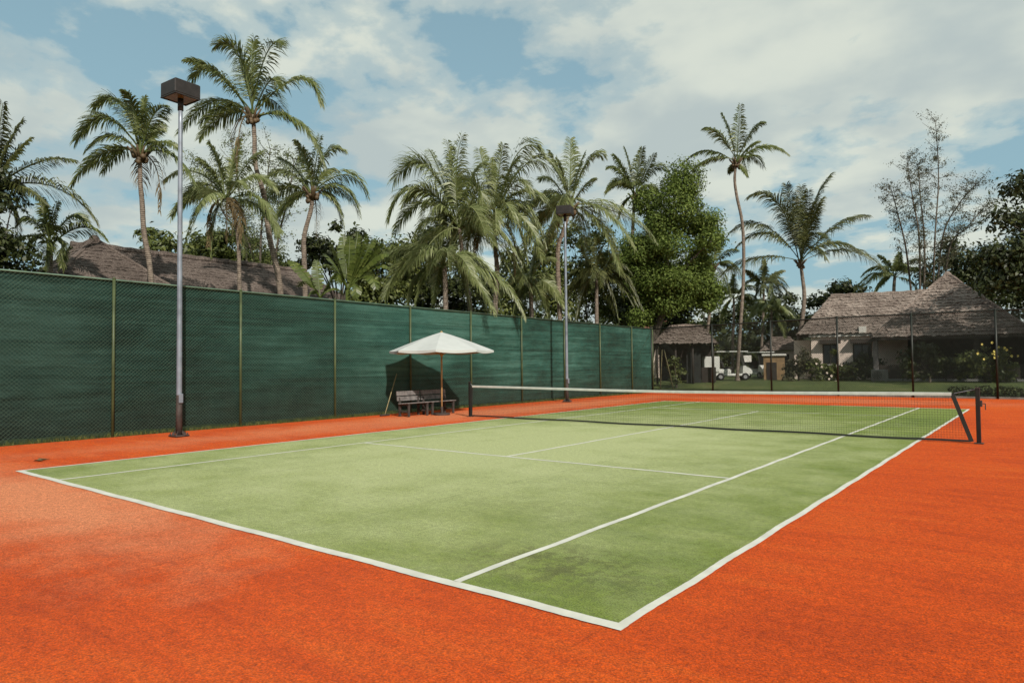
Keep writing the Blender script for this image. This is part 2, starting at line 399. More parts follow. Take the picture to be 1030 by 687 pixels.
def line(x0, y0, x1, y1, w=.07):                        # slightly wavy edges, as cut into turf
    a, b = V((x0, y0, z)), V((x1, y1, z)); t = (b-a).normalized(); s = V((-t.y, t.x, 0))*w/2; k = max(2, int((b-a).length/.07)); rl = random.Random(int(x0*100+y1*10))
    vs = []
    for i in range(k+1):
        p = a.lerp(b, i/k); o = s.normalized()*.006*math.sin(i*.31+x0); vs += [p-s+o+s*rl.uniform(-.07, .05), p+s+o+s*rl.uniform(-.05, .07)]
    g.add(vs, [(2*i, 2*i+2, 2*i+3, 2*i+1) for i in range(k)])
lw = .068
SLN, SLF = SY, 2*NY-SY
line(-WD-.0375, 0, .0375, 0, .10); line(-WD-.0375, CL, .0375, CL, .08)
line(0, .051, 0, CL-.041, lw); line(-WD, .051, -WD, CL-.041, lw)
line(-AR, .051, -AR, CL-.041, lw); line(-WD+AL, .051, -WD+AL, CL-.041, lw)
for yy in (SLN, SLF): line(-WD+AL+.04, yy, -AR-.04, yy, lw)
line(-5.46, SLN+.04, -5.46, SLF-.04, lw)
structure(obj('court_lines', g, M['line']))

# ------------------------------------------------------------------ fences
def chainlink(mb, o, ax, Lg, h0, h1, cell, r, zb=.05):
    """straight diagonal wires in the vertical plane through o along unit axis ax"""
    Hm = max(h0, h1)
    nn = V((ax.y, -ax.x, 0))
    def top(s): return h0+(h1-h0)*s/Lg
    for sgn in (1, -1):
        k = -Hm
        while k < Lg+Hm:
            s0, s1 = k, k+sgn*Hm; z0, z1 = 0, Hm
            if sgn < 0 and k > Lg+Hm: break
            t0, t1 = 0.0, 1.0
            for lim, cmpv in ((0.0, 1), (Lg, -1)):
                d = s1-s0; f0 = (lim-s0)/d
                if (d > 0) == (cmpv > 0): t0 = max(t0, f0)
                else: t1 = min(t1, f0)
            if t1-t0 > .003:
                a = (s0+(s1-s0)*t0, Hm*t0); b = (s0+(s1-s0)*t1, Hm*t1)
                def q(p): return o+ax*p[0]+V((0, 0, zb+min(p[1], top(p[0])-zb)))
                A, B = q(a), q(b)
                if sgn > 0: off = nn*r
                else: off = -nn*r
                mb.tube([A+off, B+off], r, 3, 0, False)
            k += cell
postpx = [113, 241, 336, 412, 473, 524, 567, 603, 635]
PYs = [onX(u, 366, FX).y for u in postpx]
print('left fence post Y', [round(y, 2) for y in PYs])
HF = 3.76
def ftop(y): return 3.75-.0066*max(-10, y)
root = thing('tennis_fence', 'long green windscreen fence with slim posts along the left side of the court', 'fence', (FX, 10, 0))
Y0, Y1 = PYs[0]-4*3.05, BY
posts = [PYs[0]-3.05*k for k in (4, 3, 2, 1)] + PYs + [BY]
# windscreen: one cloth with slight sag between posts
mb = MB(); cols = 8; rows = 10; rnd = random.Random(5); grid = []
yy = []
for a, b in zip(posts[:-1], posts[1:]):
    for i in range(cols): yy.append((a+(b-a)*i/cols, math.sin(math.pi*i/cols)))
yy.append((posts[-1], 0))
for y, s in yy:
    for j in range(rows+1):
        zz = .10+(ftop(y)-.105)*j/rows
        if j == rows: zz -= .012*s*rnd.random()
        if j == 0: zz += .03*rnd.random()
        grid.append((FX-.02-.035*s*rnd.uniform(.2, 1)*(1 if 0 < j < rows else .3), y, zz))
r1 = rows+1
mb.add(grid, [(i*r1+j, (i+1)*r1+j, (i+1)*r1+j+1, i*r1+j+1) for i in range(len(yy)-1) for j in range(rows)])
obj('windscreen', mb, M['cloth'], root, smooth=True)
mb = MB(); chainlink(mb, V((FX+.012, Y0, 0)), V((0, 1, 0)), Y1-Y0, ftop(Y0), ftop(Y1), .09, .0036); obj('wire_mesh', mb, M['wire'], root)
for y in posts:
    mb = MB(); mb.tube([(FX+.05, y, -.05), (FX+.05, y, ftop(y)+.02)], .034, 10); mb.lathe((FX+.05, y, ftop(y)+.02), [(.038, 0), (.038, .02), (.015, .045)], 10); obj('fence_post', mb, M['fencepost'], root, smooth=True)
mb = MB(); mb.tube([(FX+.012, Y0, ftop(Y0)), (FX+.012, Y1, ftop(Y1))], .024, 8); obj('top_rail', mb, M['wire'], root, smooth=True)

backpx = [717, 776, 843, 918]
bposts = [FX] + [onY(u, 366, BY).x for u in backpx]; sp_ = (bposts[-1]-bposts[1])/3
bposts += [bposts[-1]+sp_*k for k in (1, 2, 3)]
print('back fence post X', [round(x, 2) for x in bposts])
def btop(x): return 3.54+.16*min(1, max(0, (x-FX)/9.0))
root = thing('wire_fence', 'dark see-through wire fence closing the far end of the court', 'fence', (-4, BY, 0))
mb = MB()
for a, b in zip(bposts[:-1], bposts[1:]):
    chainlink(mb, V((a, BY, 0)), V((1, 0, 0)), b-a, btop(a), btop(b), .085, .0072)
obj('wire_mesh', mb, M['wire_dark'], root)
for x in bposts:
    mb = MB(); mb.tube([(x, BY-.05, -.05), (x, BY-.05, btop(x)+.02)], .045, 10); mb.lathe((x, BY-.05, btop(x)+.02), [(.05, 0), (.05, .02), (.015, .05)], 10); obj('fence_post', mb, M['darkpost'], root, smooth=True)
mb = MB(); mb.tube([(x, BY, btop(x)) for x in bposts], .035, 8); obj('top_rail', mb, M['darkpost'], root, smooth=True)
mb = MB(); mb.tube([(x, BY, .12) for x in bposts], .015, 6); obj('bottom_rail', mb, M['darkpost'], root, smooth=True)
# kerb under the back fence
mb = MB(); mb.box(((FX+bposts[-1])/2, BY+.02, .02), (bposts[-1]-FX, .16, .12), 0, 0, .01); structure(obj('kerb', mb, simple('kerb_concrete', (.16, .14, .12), .9, .3, 3, .3)))

# ------------------------------------------------------------------ flood lights
def flood(label, bu, bv, top_v, d_hint=None, rot=0.0, lean=0.0):
    b = gnd(bu, bv); d = (b-CAM).dot(FW); ztop = at(bu, top_v, d).z
    r = thing('flood_light', label, 'lamp post', (b.x, b.y, 0), 'flood lights beside the left fence')
    mb = MB(); n_ = 14
    pts = [(b.x+lean*ztop*i/n_, b.y, .03+(ztop-.02)*i/n_) for i in range(n_+1)]
    mb.tube(pts, [(.066-.018*i/n_) for i in range(n_+1)], 12); obj('pole', mb, M['galv'], r, smooth=True)
    mb = MB(); mb.tube([pts[0], V(pts[0])+V((0, 0, .95))], [.072, .067], 12); obj('base_sleeve', mb, M['rust'], r, smooth=True)
    mb = MB(); mb.box((b.x, b.y, .025), (.34, .34, .03), rot, 0, .006)
    for i in range(4):
        a = rot+math.pi/4+i*math.pi/2; c = V((b.x+.19*math.cos(a), b.y+.19*math.sin(a), .04))
        mb.lathe(c, [(.018, 0), (.018, .03), (.010, .031), (.010, .055)], 6)
        mb.beam((b.x+.06*math.cos(a), b.y+.06*math.sin(a), .12), (b.x+.15*math.cos(a), b.y+.15*math.sin(a), .05), .012, .06)
    obj('base_plate', mb, M['rust'], r)
    tp = V(pts[-1]); s, h = .64, .34
    mb = MB(); mb.tube([tp-V((0, 0, .25)), tp+V((0, 0, .04))], [.065, .065], 12); obj('neck', mb, M['lampbox'], r, smooth=True)
    # shoebox housing: rim, recess and lens
    c = tp+V((0, 0, .03))
    mb = MB(); mb.box(c+V((0, 0, h/2+.02)), (s, s, h), rot, 0, .02)
    for i in range(4):
        a = rot+i*math.pi/2; o = V((math.cos(a), math.sin(a), 0))*(s/2-.02)
        mb.box(c+o+V((0, 0, .012)), (.035, s-.001*i, .03), a)
    hs = obj('lamp_housing', mb, M['lampbox'], r)
    mb = MB(); mb.box(c+V((0, 0, .014)), (s-.09, s-.09, .008), rot); obj('lens', mb, M['lampglass'], r)
    mb = MB(); mb.box((b.x+.085, b.y, .9), (.03, .10, .22), 0, 0, .008); obj('access_cover', mb, M['galv'], r)
    return r
def yaw_for(u): return math.atan2(FH.y, FH.x)
va = math.atan2(ray(181, 300).y, ray(181, 300).x)
flood('nearer flood light, dark square lamp box on a tall pale pole at the left', 180, 439, 97, rot=va+math.radians(30), lean=-.004)
flood('far flood light with small dark lamp box, behind the left half of the net', 570.5, 404.3, 216, rot=va+math.radians(45))

# ------------------------------------------------------------------ net
PL = gnd(472, 420.5); NXL, NXR = -12.26, 1.019
def netpost(x, label, inner):
    r = thing('net_post', label, 'net post', (x, NY, 0), 'posts that hold the tennis net')
    mb = MB(); mb.box((x, NY, .54), (.075, .075, 1.08), 0, 0, .008); obj('post', mb, M['netpost'], r)
    mb = MB(); mb.box((x, NY, 1.085), (.085, .085, .02), 0, 0, .004); mb.tube([(x, NY-.03, 1.06), (x, NY+.03, 1.06)], .03, 10); obj('pulley_cap', mb, M['rust'], r)
    mb = MB(); mb.box((x, NY, .008), (.16, .16, .014), 0, 0, .004); obj('ground_sleeve', mb, M['rust'], r)
    if inner:
        mb = MB(); mb.box((x+.055, NY, .78), (.035, .06, .12), 0, 0, .005); mb.tube([(x+.07, NY, .78), (x+.12, NY, .78)], .01, 6); mb.tube([(x+.12, NY, .78), (x+.12, NY, .66)], .009, 6); obj('winch', mb, M['rust'], r)
netpost(NXR, 'thick dark net post at the right end of the net, nearest the camera', True)
netpost(NXL, 'slim dark net post at the left end of the net, in front of the fence', False)
tape_px = [(479, 388.6), (568.5, 391.3), (640, 393.4), (720, 394.7), (800, 395.2), (880, 395.6), (957, 396.0)]
tp = [onY(u, v, NY) for u, v in tape_px]
print('net tape', [(round(p.x, 2), round(p.z, 3)) for p in tp])
xr_top = tp[-1].x; xl = NXL+.10; xr_bot = NXR-.14
def ztape(x):
    if x <= tp[0].x: return tp[0].z
    for a, b in zip(tp[:-1], tp[1:]):
        if x <= b.x: return a.z+(b.z-a.z)*(x-a.x)/(b.x-a.x)
    return tp[-1].z
zs = [ztape(xl+(xr_top-xl)*i/24) for i in range(25)]
def zt(x):
    # smoothed tape height
    return sum(ztape(min(xr_top, max(xl, x+o))) for o in (-1.2, -.6, 0, .6, 1.2))/5
root = thing('tennis_net', 'black tennis net with white headband stretched across the court', 'net', ((NXL+NXR)/2, NY, 0))
mb = MB(); cell = .05; zbot = .055
x = xl
while x < xr_bot:
    ztop = zt(min(x, xr_top))-.03 if x <= xr_top else None
    if ztop is None:
        f = (x-xr_top)/(xr_bot-xr_top); ztop = (zt(xr_top)-.03)*(1-f)+zbot*f
    # slight waviness of hanging twine
    mb.tube([(x, NY, zbot), (x+.004*math.sin(x*9), NY+.004, ztop)], .0019, 3, 0, False); x += cell
for k in range(1, 18):
    pts = []
    fr = k/18
    xe = xr_bot+(xr_top-xr_bot)*fr
    for i in range(33):
        xx = xl+(xe-xl)*i/32; pts.append((xx, NY, zbot+(zt(min(xx, xr_top))-.03-zbot)*fr + .003*math.sin(i*2.1+k)))
    mb.tube(pts, .0019, 3, 0, False)
obj('net_mesh', mb, M['netcord'], root)
mb = MB(); nseg = 40
for i in range(nseg):
    a = xl+(xr_top-xl)*i/nseg; b = xl+(xr_top-xl)*(i+1)/nseg
    vs = []
    for xx in (a, b):
        zc = zt(xx); vs += [(xx, NY-.012, zc-.033), (xx, NY-.014, zc+.02), (xx, NY, zc+.03), (xx, NY+.014, zc+.02), (xx, NY+.012, zc-.033)]
    mb.add(vs, [(j, j+1, j+6, j+5) for j in range(4)])
obj('headband', mb, M['nettape'], root)
mb = MB(); mb.tube([(xr_top-.01, NY, zt(xr_top)), (NXR, NY, 1.065)], .006, 6); obj('net_cable', mb, M['galv'], root)
mb = MB(); mb.tube([(xl+.01, NY, zt(xl)), (NXL, NY, 1.065)], .006, 6); obj('net_cable', mb, M['galv'], root)
mb = MB()
pts = [(xl+(xr_bot-xl)*i/30, .045+.008*math.sin(i*.9)) for i in range(31)]
for (xa, za), (xb, zb) in zip(pts[:-1], pts[1:]):
    mb.add([(xa, NY-.012, za-.03), (xb, NY-.012, zb-.03), (xb, NY-.012, zb+.008), (xa, NY-.012, za+.008), (xa, NY+.012, za-.03), (xb, NY+.012, zb-.03), (xb, NY+.012, zb+.008), (xa, NY+.012, za+.008)],
           [(0, 1, 2, 3), (7, 6, 5, 4), (3, 2, 6, 7), (4, 5, 1, 0)])
obj('bottom_band', mb, M['netcord'], root)
mb = MB(); mb.beam((xr_top+.01, NY, zt(xr_top)+.01), (xr_bot+.02, NY, .03), .02, .075, up=V((1, 0, 0))); obj('side_band', mb, M['netcord'], root)
mb = MB(); mb.beam((xl-.01, NY, zt(xl)), (xl-.05, NY, .03), .02, .06, up=V((1, 0, 0))); obj('side_band', mb, M['netcord'], root)

# ------------------------------------------------------------------ umbrella, benches, broom
ub = gnd(444.5, 417.2); ux, uy = ub.x, ub.y; ud = (ub-CAM).dot(FW)
zpk = at(444, 334, ud).z; zed = at(444, 353.0, ud).z
print('umbrella', ub, zpk, zed)
root = thing('parasol', 'white canvas parasol on a wooden pole shading the benches', 'umbrella', (ux, uy, 0))
mb = MB(); mb.tube([(ux, uy, .05), (ux, uy, zpk-.02)], .028, 10); obj('pole', mb, M['wood'], root, smooth=True)
mb = MB(); NR = 8; rad = 1.72; na = 6; nr = 6; a0 = math.atan2(RR.y, RR.x)
vs = [(ux, uy, zpk)]
for k in range(1, nr+1):
    f = k/nr
    for i in range(NR*na):
        a = a0+2*math.pi*i/(NR*na); ph = (i % na)/na
        b = math.sin(math.pi*ph)                                  # between ribs
        chord = math.cos(math.pi/NR)/math.cos(math.pi*(ph-.5)*2/NR)  # straight hem between rib tips
        rr = rad*f*chord*(1-.03*b*f)
        vs.append((ux+rr*math.cos(a), uy+rr*math.sin(a), zpk+(zed-zpk)*(f**1.12)-.045*b*f*(1-f)-(.0 if f < 1 else .012*b)))
n_ = NR*na
fs = [(0, 1+i, 1+(i+1) % n_) for i in range(n_)]
for k in range(nr-1): fs += [(1+k*n_+i, 1+(k+1)*n_+i, 1+(k+1)*n_+(i+1) % n_, 1+k*n_+(i+1) % n_) for i in range(n_)]
mb.add(vs, fs); can = obj('canopy', mb, M['canvas'], root)
hem = MB(); ring = vs[-n_:]
hem.add([p for p in ring]+[(p[0], p[1], p[2]-.06-.03*math.sin(math.pi*(i % na)/na)) for i, p in enumerate(ring)], [(i, (i+1) % n_, n_+(i+1) % n_, n_+i) for i in range(n_)])
obj('valance', hem, M['canvas'], root)
mb = MB(); mb.lathe((ux, uy, zpk-.01), [(.03, 0), (.045, .008), (.03, .03), (.012, .045)], 10); obj('finial', mb, M['wood'], root, smooth=True)
for i in range(NR):
    a = a0+2*math.pi*i/NR; e = V((ux+(rad-.03)*math.cos(a), uy+(rad-.03)*math.sin(a), zed-.02)); h = V((ux+.05*math.cos(a), uy+.05*math.sin(a), zpk-.09))
    mb = MB(); mb.beam(h, e, .018, .024); mb.beam(V((ux+.04*math.cos(a), uy+.04*math.sin(a), zed-.12)), h.lerp(e, .52)-V((0, 0, .015)), .014, .018); obj('rib', mb, M['wood'], root)
mb = MB(); mb.lathe((ux, uy, zed-.17), [(.045, 0), (.055, .03), (.055, .09), (.04, .1)], 10); obj('runner', mb, M['wood'], root, smooth=True)
mb = MB(); mb.lathe((ux, uy, 0), [(.27, 0), (.27, .045), (.25, .06), (.05, .065), (.045, .26), (.035, .27)], 20); obj('base', mb, M['rust'], root, smooth=False)

def bench(label, y0, y1, x, tint):
    r = thing('park_bench', label, 'bench', (x, (y0+y1)/2, 0), 'wooden benches under the parasol')
    L_ = y1-y0; yc = (y0+y1)/2
    for i in range(4):
        mb = MB(); mb.box((x+.20-.12*i, yc, .43-.008*i), (.10, L_, .03), 0, 0, .006); obj('seat_slat', mb, M['bench'], r)
    for i in range(2):
        zz = .56+.17*i; xx = x-.24-.055*(zz-.45)/.4
        mb = MB(); mb.beam((xx, y0, zz), (xx, y1, zz), .03, .14, up=V((-.14, 0, 1))); obj('back_slat', mb, M['bench'], r)
    for y in (y0+.09, y1-.09):
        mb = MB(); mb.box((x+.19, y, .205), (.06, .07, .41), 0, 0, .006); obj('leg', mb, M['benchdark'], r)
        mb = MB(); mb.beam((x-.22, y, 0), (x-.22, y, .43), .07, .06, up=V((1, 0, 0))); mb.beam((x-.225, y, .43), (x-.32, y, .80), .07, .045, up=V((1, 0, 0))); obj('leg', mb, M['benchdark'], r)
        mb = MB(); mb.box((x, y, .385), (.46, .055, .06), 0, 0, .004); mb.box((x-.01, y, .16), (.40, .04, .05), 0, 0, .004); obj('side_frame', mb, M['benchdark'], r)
    return r
bx = -14.02
yA = onX(399.5, 410, bx-.25).y; yB = onX(428, 410, bx).y; yC = onX(457.5, 410, bx+.2).y
print('bench y', yA, yB, yC)
bench('left wooden bench of the pair, deepest in the shade of the parasol', yA, yB-.02, bx, 0)
bench('right wooden bench of the pair, behind the parasol pole', yB+.02, yC, bx+.02, 0)
# leaning sweeping broom: foot on the court, handle against the fence
bt = onX(399, 376, FX+.06); bb = V((FX+.55, onX(386, 413, FX+.5).y, .03))
mb = MB(); mb.tube([bb, bt], .016, 8); o = obj('handle', mb, M['broom'], None, org=bb, smooth=True)
root = thing('court_broom', 'court broom leaning against the fence left of the benches', 'broom', bb)
o.parent = root; o.location = (0, 0, 0)
mb = MB(); mb.box(bb+V((0, 0, .0)), (.07, .42, .05), .1, 0, .008); obj('broom_head', mb, M['benchdark'], root)
# fallen leaf on the surround
lp = gnd(33, 464); mb = MB()
for i in range(3):
    a = .4+i*.9; t = V((math.cos(a), math.sin(a), .0)); s = V((-t.y, t.x, 0)); p = lp+V((.03*i, .02*i, .006))
    mb.add([p, p+t*.10+s*.035+V((0, 0, .04)), p+t*.24+V((0, 0, .015)), p+t*.10-s*.035+V((0, 0, .03))], [(0, 1, 2), (0, 2, 3)])
tag(obj('fallen_leaf', mb, M['dead'], None, org=lp), 'curled dark dry leaf lying on the orange surround near the left corner', 'leaf')

# ------------------------------------------------------------------ vegetation
def blade_strip(o0, o1, nb, h, rng, spread):
    vs = []; fs = []
    for i in range(nb):
        t = rng.random(); p = o0.lerp(o1, t)+V((rng.uniform(-spread, spread), rng.uniform(-spread, spread), 0))
        a = rng.uniform(0, 6.28); hh = h*rng.uniform(.4, 1.2); s = V((math.cos(a), math.sin(a), 0)); l = V((rng.uniform(-.5, .5), rng.uniform(-.5, .5), 0))*hh
        k = len(vs); vs += [p-s*.006, p+s*.006, p+l*.4+V((0, 0, hh*.6))+s*.005, p+l+V((0, 0, hh))]; fs += [(k, k+1, k+2, k+3)]
    return MB().add(vs, fs)
rng = random.Random(11)
structure(obj('grass', blade_strip(V((FX+.07, -5, 0)), V((FX+.07, BY, 0)), 5200, .10, rng, .05), M['grassblade']), 'stuff')

def catmull(pts, n=6):
    P = [pts[0]*2-pts[1]]+list(pts)+[pts[-1]*2-pts[-2]]; out = []
    for i in range(1, len(P)-2):
        for k in range(n):
            t = k/n; a, b, c, d = P[i-1:i+3]
            out.append(.5*((2*b)+(c-a)*t+(2*a-5*b+4*c-d)*t*t+(3*b-a-3*c+d)*t**3))
    out.append(pts[-1]); return out

def frond(mb, p0, p1, p2, rng, n=34, ll=None, lw=.05, droop=.55, sm=0):
    """arching rachis with two rows of drooping leaflets"""
    Lr = (p1-p0).length*.55+(p2-p1).length*.6+.2
    if ll is None: ll = .30*Lr+.16
    pts = []; NS = 10
    for i in range(NS+1):
        t = i/NS; pts.append(p0*(1-t)**2+p1*2*t*(1-t)+p2*t*t)
    mb.tube(pts, [.030*(1-.85*i/NS)+.003 for i in range(NS+1)], 4, 0, False)
    twist = rng.uniform(-.5, .5)
    up0 = V((0, 0, 1))
    for i in range(n):
        t = .17+.83*(i+rng.uniform(-.3, .3))/n; t = min(max(t, .1), 1.0)
        p = p0*(1-t)**2+p1*2*t*(1-t)+p2*t*t
        tg = ((p1-p0)*(1-t)+(p2-p1)*t).normalized()
        s = tg.cross(up0)
        if s.length < .15: s = tg.cross(V((math.cos(twist*9), math.sin(twist*9), 0)))
        s.normalize(); nrm = s.cross(tg).normalized()
        s = (s*math.cos(twist)+nrm*math.sin(twist)); nrm = s.cross(tg).normalized()
        env = min(1, .45+2.2*(t-.12))*(1-.62*max(0, t-.45)/.55)
        for sg in (-1, 1):
            l = ll*env*rng.uniform(.8, 1.15); fa = .5+.55*t+rng.uniform(-.15, .15)
            d1 = (s*sg*math.cos(fa)+tg*math.sin(fa)+nrm*rng.uniform(-.05, .28)).normalized()
            d2 = (d1+V((0, 0, -droop*rng.uniform(.6, 1.7)))).normalized()
            d3 = (d2+V((0, 0, -droop*rng.uniform(.5, 1.5)))).normalized()
            a = p+d1*l*.38; b = a+d2*l*.34; c = b+d3*l*.3
            wv = tg*(lw*.5)+nrm*(lw*.25*sg)
            k = [p-wv*.6, p+wv*.6, a+wv, a-wv, b+wv*.8, b-wv*.8, c]
            mb.add(k, [(0, 1, 2, 3), (3, 2, 4, 5), (5, 4, 6)])

def palm(label, crown, trunkpx, d, fronds, rpx=60, extra=6, mat='frond', seed=0, nuts=True, r0=.15, dead=0, name='coconut_palm', group='coconut palms behind the fences', low=.25):
    rng = random.Random(seed*77+3)
    c = at(crown[0], crown[1], d)
    pts = [c]+[at(u, v, d) for u, v in trunkpx]
    last = pts[-1]; gz = terrain(last.x, last.y)
    if len(pts) > 1:
        sl = (pts[-1]-pts[-2]); k = 0.35*(last.z-gz)/max(.3, -sl.z) if sl.z < 0 else 0
        base = V((last.x+sl.x*k, last.y+sl.y*k, gz-.05))
    else: base = V((c.x, c.y, gz-.05))
    if last.z-gz > .4 or len(pts) == 1: pts.append(base)
    else: pts[-1] = V((last.x, last.y, gz-.05)); base = pts[-1]
    r = thing(name, label, 'palm tree', (base.x, base.y, gz), group)
    tr = catmull(pts[::-1], 7)
    mb = MB(); K = len(tr)
    rad = [r0*(1.0-.38*i/K)*(1+.55*max(0, 1-i/(K*.10)))*(1+.06*rng.uniform(-1, 1)) for i in range(K)]
    mb.tube(tr, rad, 10); obj('trunk', mb, M['bark'], r, smooth=True)
    mb = MB()
    mpx = d/F
    for f in fronds:
        tu, tv, cu, cv = f[:4]
        dz = rng.uniform(-.5, .5)*rpx*mpx*.9
        p2 = at(tu, tv, d+dz); p1 = at(cu, cv, d+dz*.45); p0 = c+V((rng.uniform(-.08, .08), rng.uniform(-.08, .08), rng.uniform(-.1, .12)))
        # push the control point outward so the arch passes near it
        p1 = p1+(p1-(p0+p2)*.5)*.35
        frond(mb, p0, p1, p2, rng, 78, lw=.027+.00046*d)
    for i in range(extra):
        a = rng.uniform(0, 6.28); el = rng.uniform(-.25, 1.15); Rm = rpx*mpx*rng.uniform(.75, 1.0)
        h = V((math.cos(a), math.sin(a), 0))
        p1 = c+h*Rm*.55*math.cos(el)+V((0, 0, Rm*(.15+.55*math.sin(el))))
        p2 = c+h*Rm*(.55+.5*math.cos(el))+V((0, 0, Rm*(-low-.25+.75*math.sin(el))))
        frond(mb, c, p1, p2, rng, 68, lw=.027+.00046*d)
    obj('crown', mb, M[mat], r)
    if nuts:
        mb = MB()
        for i in range(11):
            a = rng.uniform(0, 6.28); o = c+V((math.cos(a)*.20, math.sin(a)*.20, rng.uniform(-.42, -.08)))
            rr = rng.uniform(.07, .105); prof = [(rr*.25, -rr), (rr*.8, -rr*.6), (rr, 0), (rr*.75, rr*.65), (rr*.2, rr)]
            mb.lathe(o, prof, 7)
        for i in range(14):
            a = rng.uniform(0, 6.28); h = V((math.cos(a), math.sin(a), 0)); mb.tube([c-V((0, 0, .35)), c+h*.22-V((0, 0, .05)), c+h*.42+V((0, 0, .18))], [.06, .05, .025], 5)
        obj('coconut_cluster', mb, M['nuts'], r, smooth=True)
    if dead:
        mb = MB()
        for i in range(dead):
            a = rng.uniform(0, 6.28); h = V((math.cos(a), math.sin(a), 0)); Rm = rpx*mpx
            frond(mb, c, c+h*Rm*.35, c+h*Rm*.3+V((0, 0, -Rm*rng.uniform(.7, 1.0))), rng, 24, lw=.05, droop=.9)
        obj('dead_fronds', mb, M['dead'], r)
    return r

P = palm
P('tall coconut palm with curved trunk and high crown just right of the nearer flood light', (254.5, 116), [(256, 140), (257, 166), (266, 199), (271, 238), (282, 293)], 27,
  [(217, 46, 242, 44), (256, 38, 252, 70), (284, 46, 268, 42), (189, 60, 216, 68), (193, 80, 214, 58), (181, 134, 214, 92), (323, 104, 304, 66), (326, 166, 302, 112), (281, 90, 272, 72), (200, 140, 222, 112), (240, 60, 246, 80), (298, 128, 285, 110)], 70, 2, 'frond', 1, r0=.125, dead=1)
P('coconut palm left of the nearer flood light with straight ringed trunk', (141, 154), [(141, 181), (143, 205), (145, 235), (152, 283)], 25,
  [(126, 92, 137, 108), (145, 99, 143, 122), (169, 108, 152, 112), (94, 108, 122, 92), (76, 142, 104, 106), (87, 152, 113, 130), (72, 186, 102, 146), (196, 186, 172, 148), (182, 152, 163, 138), (113, 98, 130, 112), (163, 125, 155, 128)], 62, 2, 'frond', 2, r0=.108, dead=2)
P('slender drooping palm directly right of the nearer flood light, before the long thatched roof', (228.5, 200), [(233, 210), (239, 236), (241, 292)], 26,
  [(166, 182, 196, 164), (172, 218, 198, 186), (188, 244, 204, 198), (210, 144, 221, 165), (240, 142, 233, 165), (262, 154, 247, 164), (278, 192, 256, 170), (279, 238, 264, 192), (213, 258, 214, 214), (246, 258, 243, 214), (200, 160, 214, 172), (183, 205, 205, 178)], 55, 4, 'frond_pale', 3, r0=.085, dead=4, nuts=False)
P('coconut palm with pale trunk and arching crown right of the tall curved palm', (314, 194), [(313, 210), (306, 238), (306, 262), (307, 297)], 28,
  [(369, 198, 350, 166), (361, 217, 346, 184), (346, 152, 326, 148), (298, 142, 310, 162), (322, 138, 318, 162), (263, 186, 286, 164), (261, 208, 285, 184), (274, 230, 290, 196), (338, 172, 326, 170), (345, 228, 335, 195), (281, 160, 298, 168)], 55, 3, 'frond_pale', 4, r0=.12, dead=1)
P('pale drooping coconut palm left of the centre with full mop crown', (462, 230), [(465, 256), (468, 282), (473, 312)], 30,
  [(396, 182, 428, 148), (391, 220, 414, 174), (397, 236, 421, 192), (419, 258, 428, 212), (465, 137, 456, 176), (450, 143, 455, 180), (433, 152, 445, 176), (487, 165, 475, 172), (485, 215, 484, 178), (480, 242, 480, 194), (410, 165, 436, 165), (440, 250, 446, 205), (405, 205, 430, 180), (425, 235, 438, 195), (455, 255, 458, 215)], 70, 13, 'frond_pale', 5, low=.55, r0=.12, nuts=False)
P('coconut palm with thick dark crown base over the middle of the green fence', (498, 222), [(498, 246), (500, 275), (498, 314)], 31,
  [(506, 146, 500, 182), (482, 150, 490, 182), (546, 156, 520, 138), (562, 180, 530, 148), (534, 194, 518, 172), (515, 230, 514, 192), (563, 220, 524, 180), (450, 190, 474, 172), (440, 215, 468, 185), (470, 255, 478, 208), (493, 160, 494, 185), (548, 245, 528, 198), (530, 262, 518, 210), (520, 160, 510, 175)], 65, 13, 'frond_pale', 6, low=.55, r0=.13, dead=2)
P('coconut palm with upright fronds directly behind the far flood light', (574, 208), [(567, 232), (561, 255), (563, 318)], 33,
  [(574, 140, 574, 172), (588, 155, 579, 180), (606, 158, 592, 154), (553, 153, 562, 172), (542, 181, 557, 178), (510, 226, 540, 192), (658, 243, 624, 208), (624, 274, 608, 222), (598, 180, 588, 186), (528, 245, 552, 205), (545, 262, 560, 220), (640, 225, 610, 200), (560, 160, 567, 180), (590, 262, 590, 220)], 65, 13, 'frond_pale', 7, low=.55, r0=.13, dead=1)
P('coconut palm with small crown rising behind the left shoulder of the round leafy tree', (638, 197), [(637, 220), (636, 250), (638, 310)], 44,
  [(628, 149, 634, 170), (646, 149, 641, 170), (612, 169, 622, 168), (671, 172, 656, 164), (609, 194, 622, 177), (663, 200, 655, 182), (622, 220, 628, 200), (655, 215, 650, 195), (617, 156, 628, 172), (658, 155, 649, 172)], 40, 4, 'frond', 8, r0=.14)
P('tall lone coconut palm with thin bent trunk right of the round leafy tree', (740.5, 163), [(739, 180), (741, 197), (747, 228), (748, 275), (745, 325), (742, 372)], 42,
  [(745, 106, 742, 136), (726, 115, 735, 136), (709, 130, 722, 130), (692, 160, 712, 148), (697, 171, 715, 157), (768, 124, 755, 130), (763, 143, 754, 146), (792, 155, 768, 142), (768, 169, 757, 154), (752, 178, 747, 168), (733, 175, 736, 168)], 50, 1, 'frond', 9, r0=.12)
P('sturdy coconut palm with dense upright fronds left of the right-hand thatched house', (805, 264), [(807, 278), (809, 298), (807, 322), (803, 345)], 46,
  [(791, 186, 798, 216), (813, 192, 809, 220), (835, 177, 816, 206), (756, 197, 785, 193), (736, 234, 768, 218), (742, 248, 775, 226), (714, 288, 756, 254), (872, 218, 840, 222), (866, 254, 836, 238), (890, 274, 852, 244), (800, 200, 803, 225), (822, 205, 814, 225), (783, 205, 794, 222), (806, 188, 805, 220), (827, 200, 815, 222)], 70, 2, 'frond_dark', 10, r0=.165)
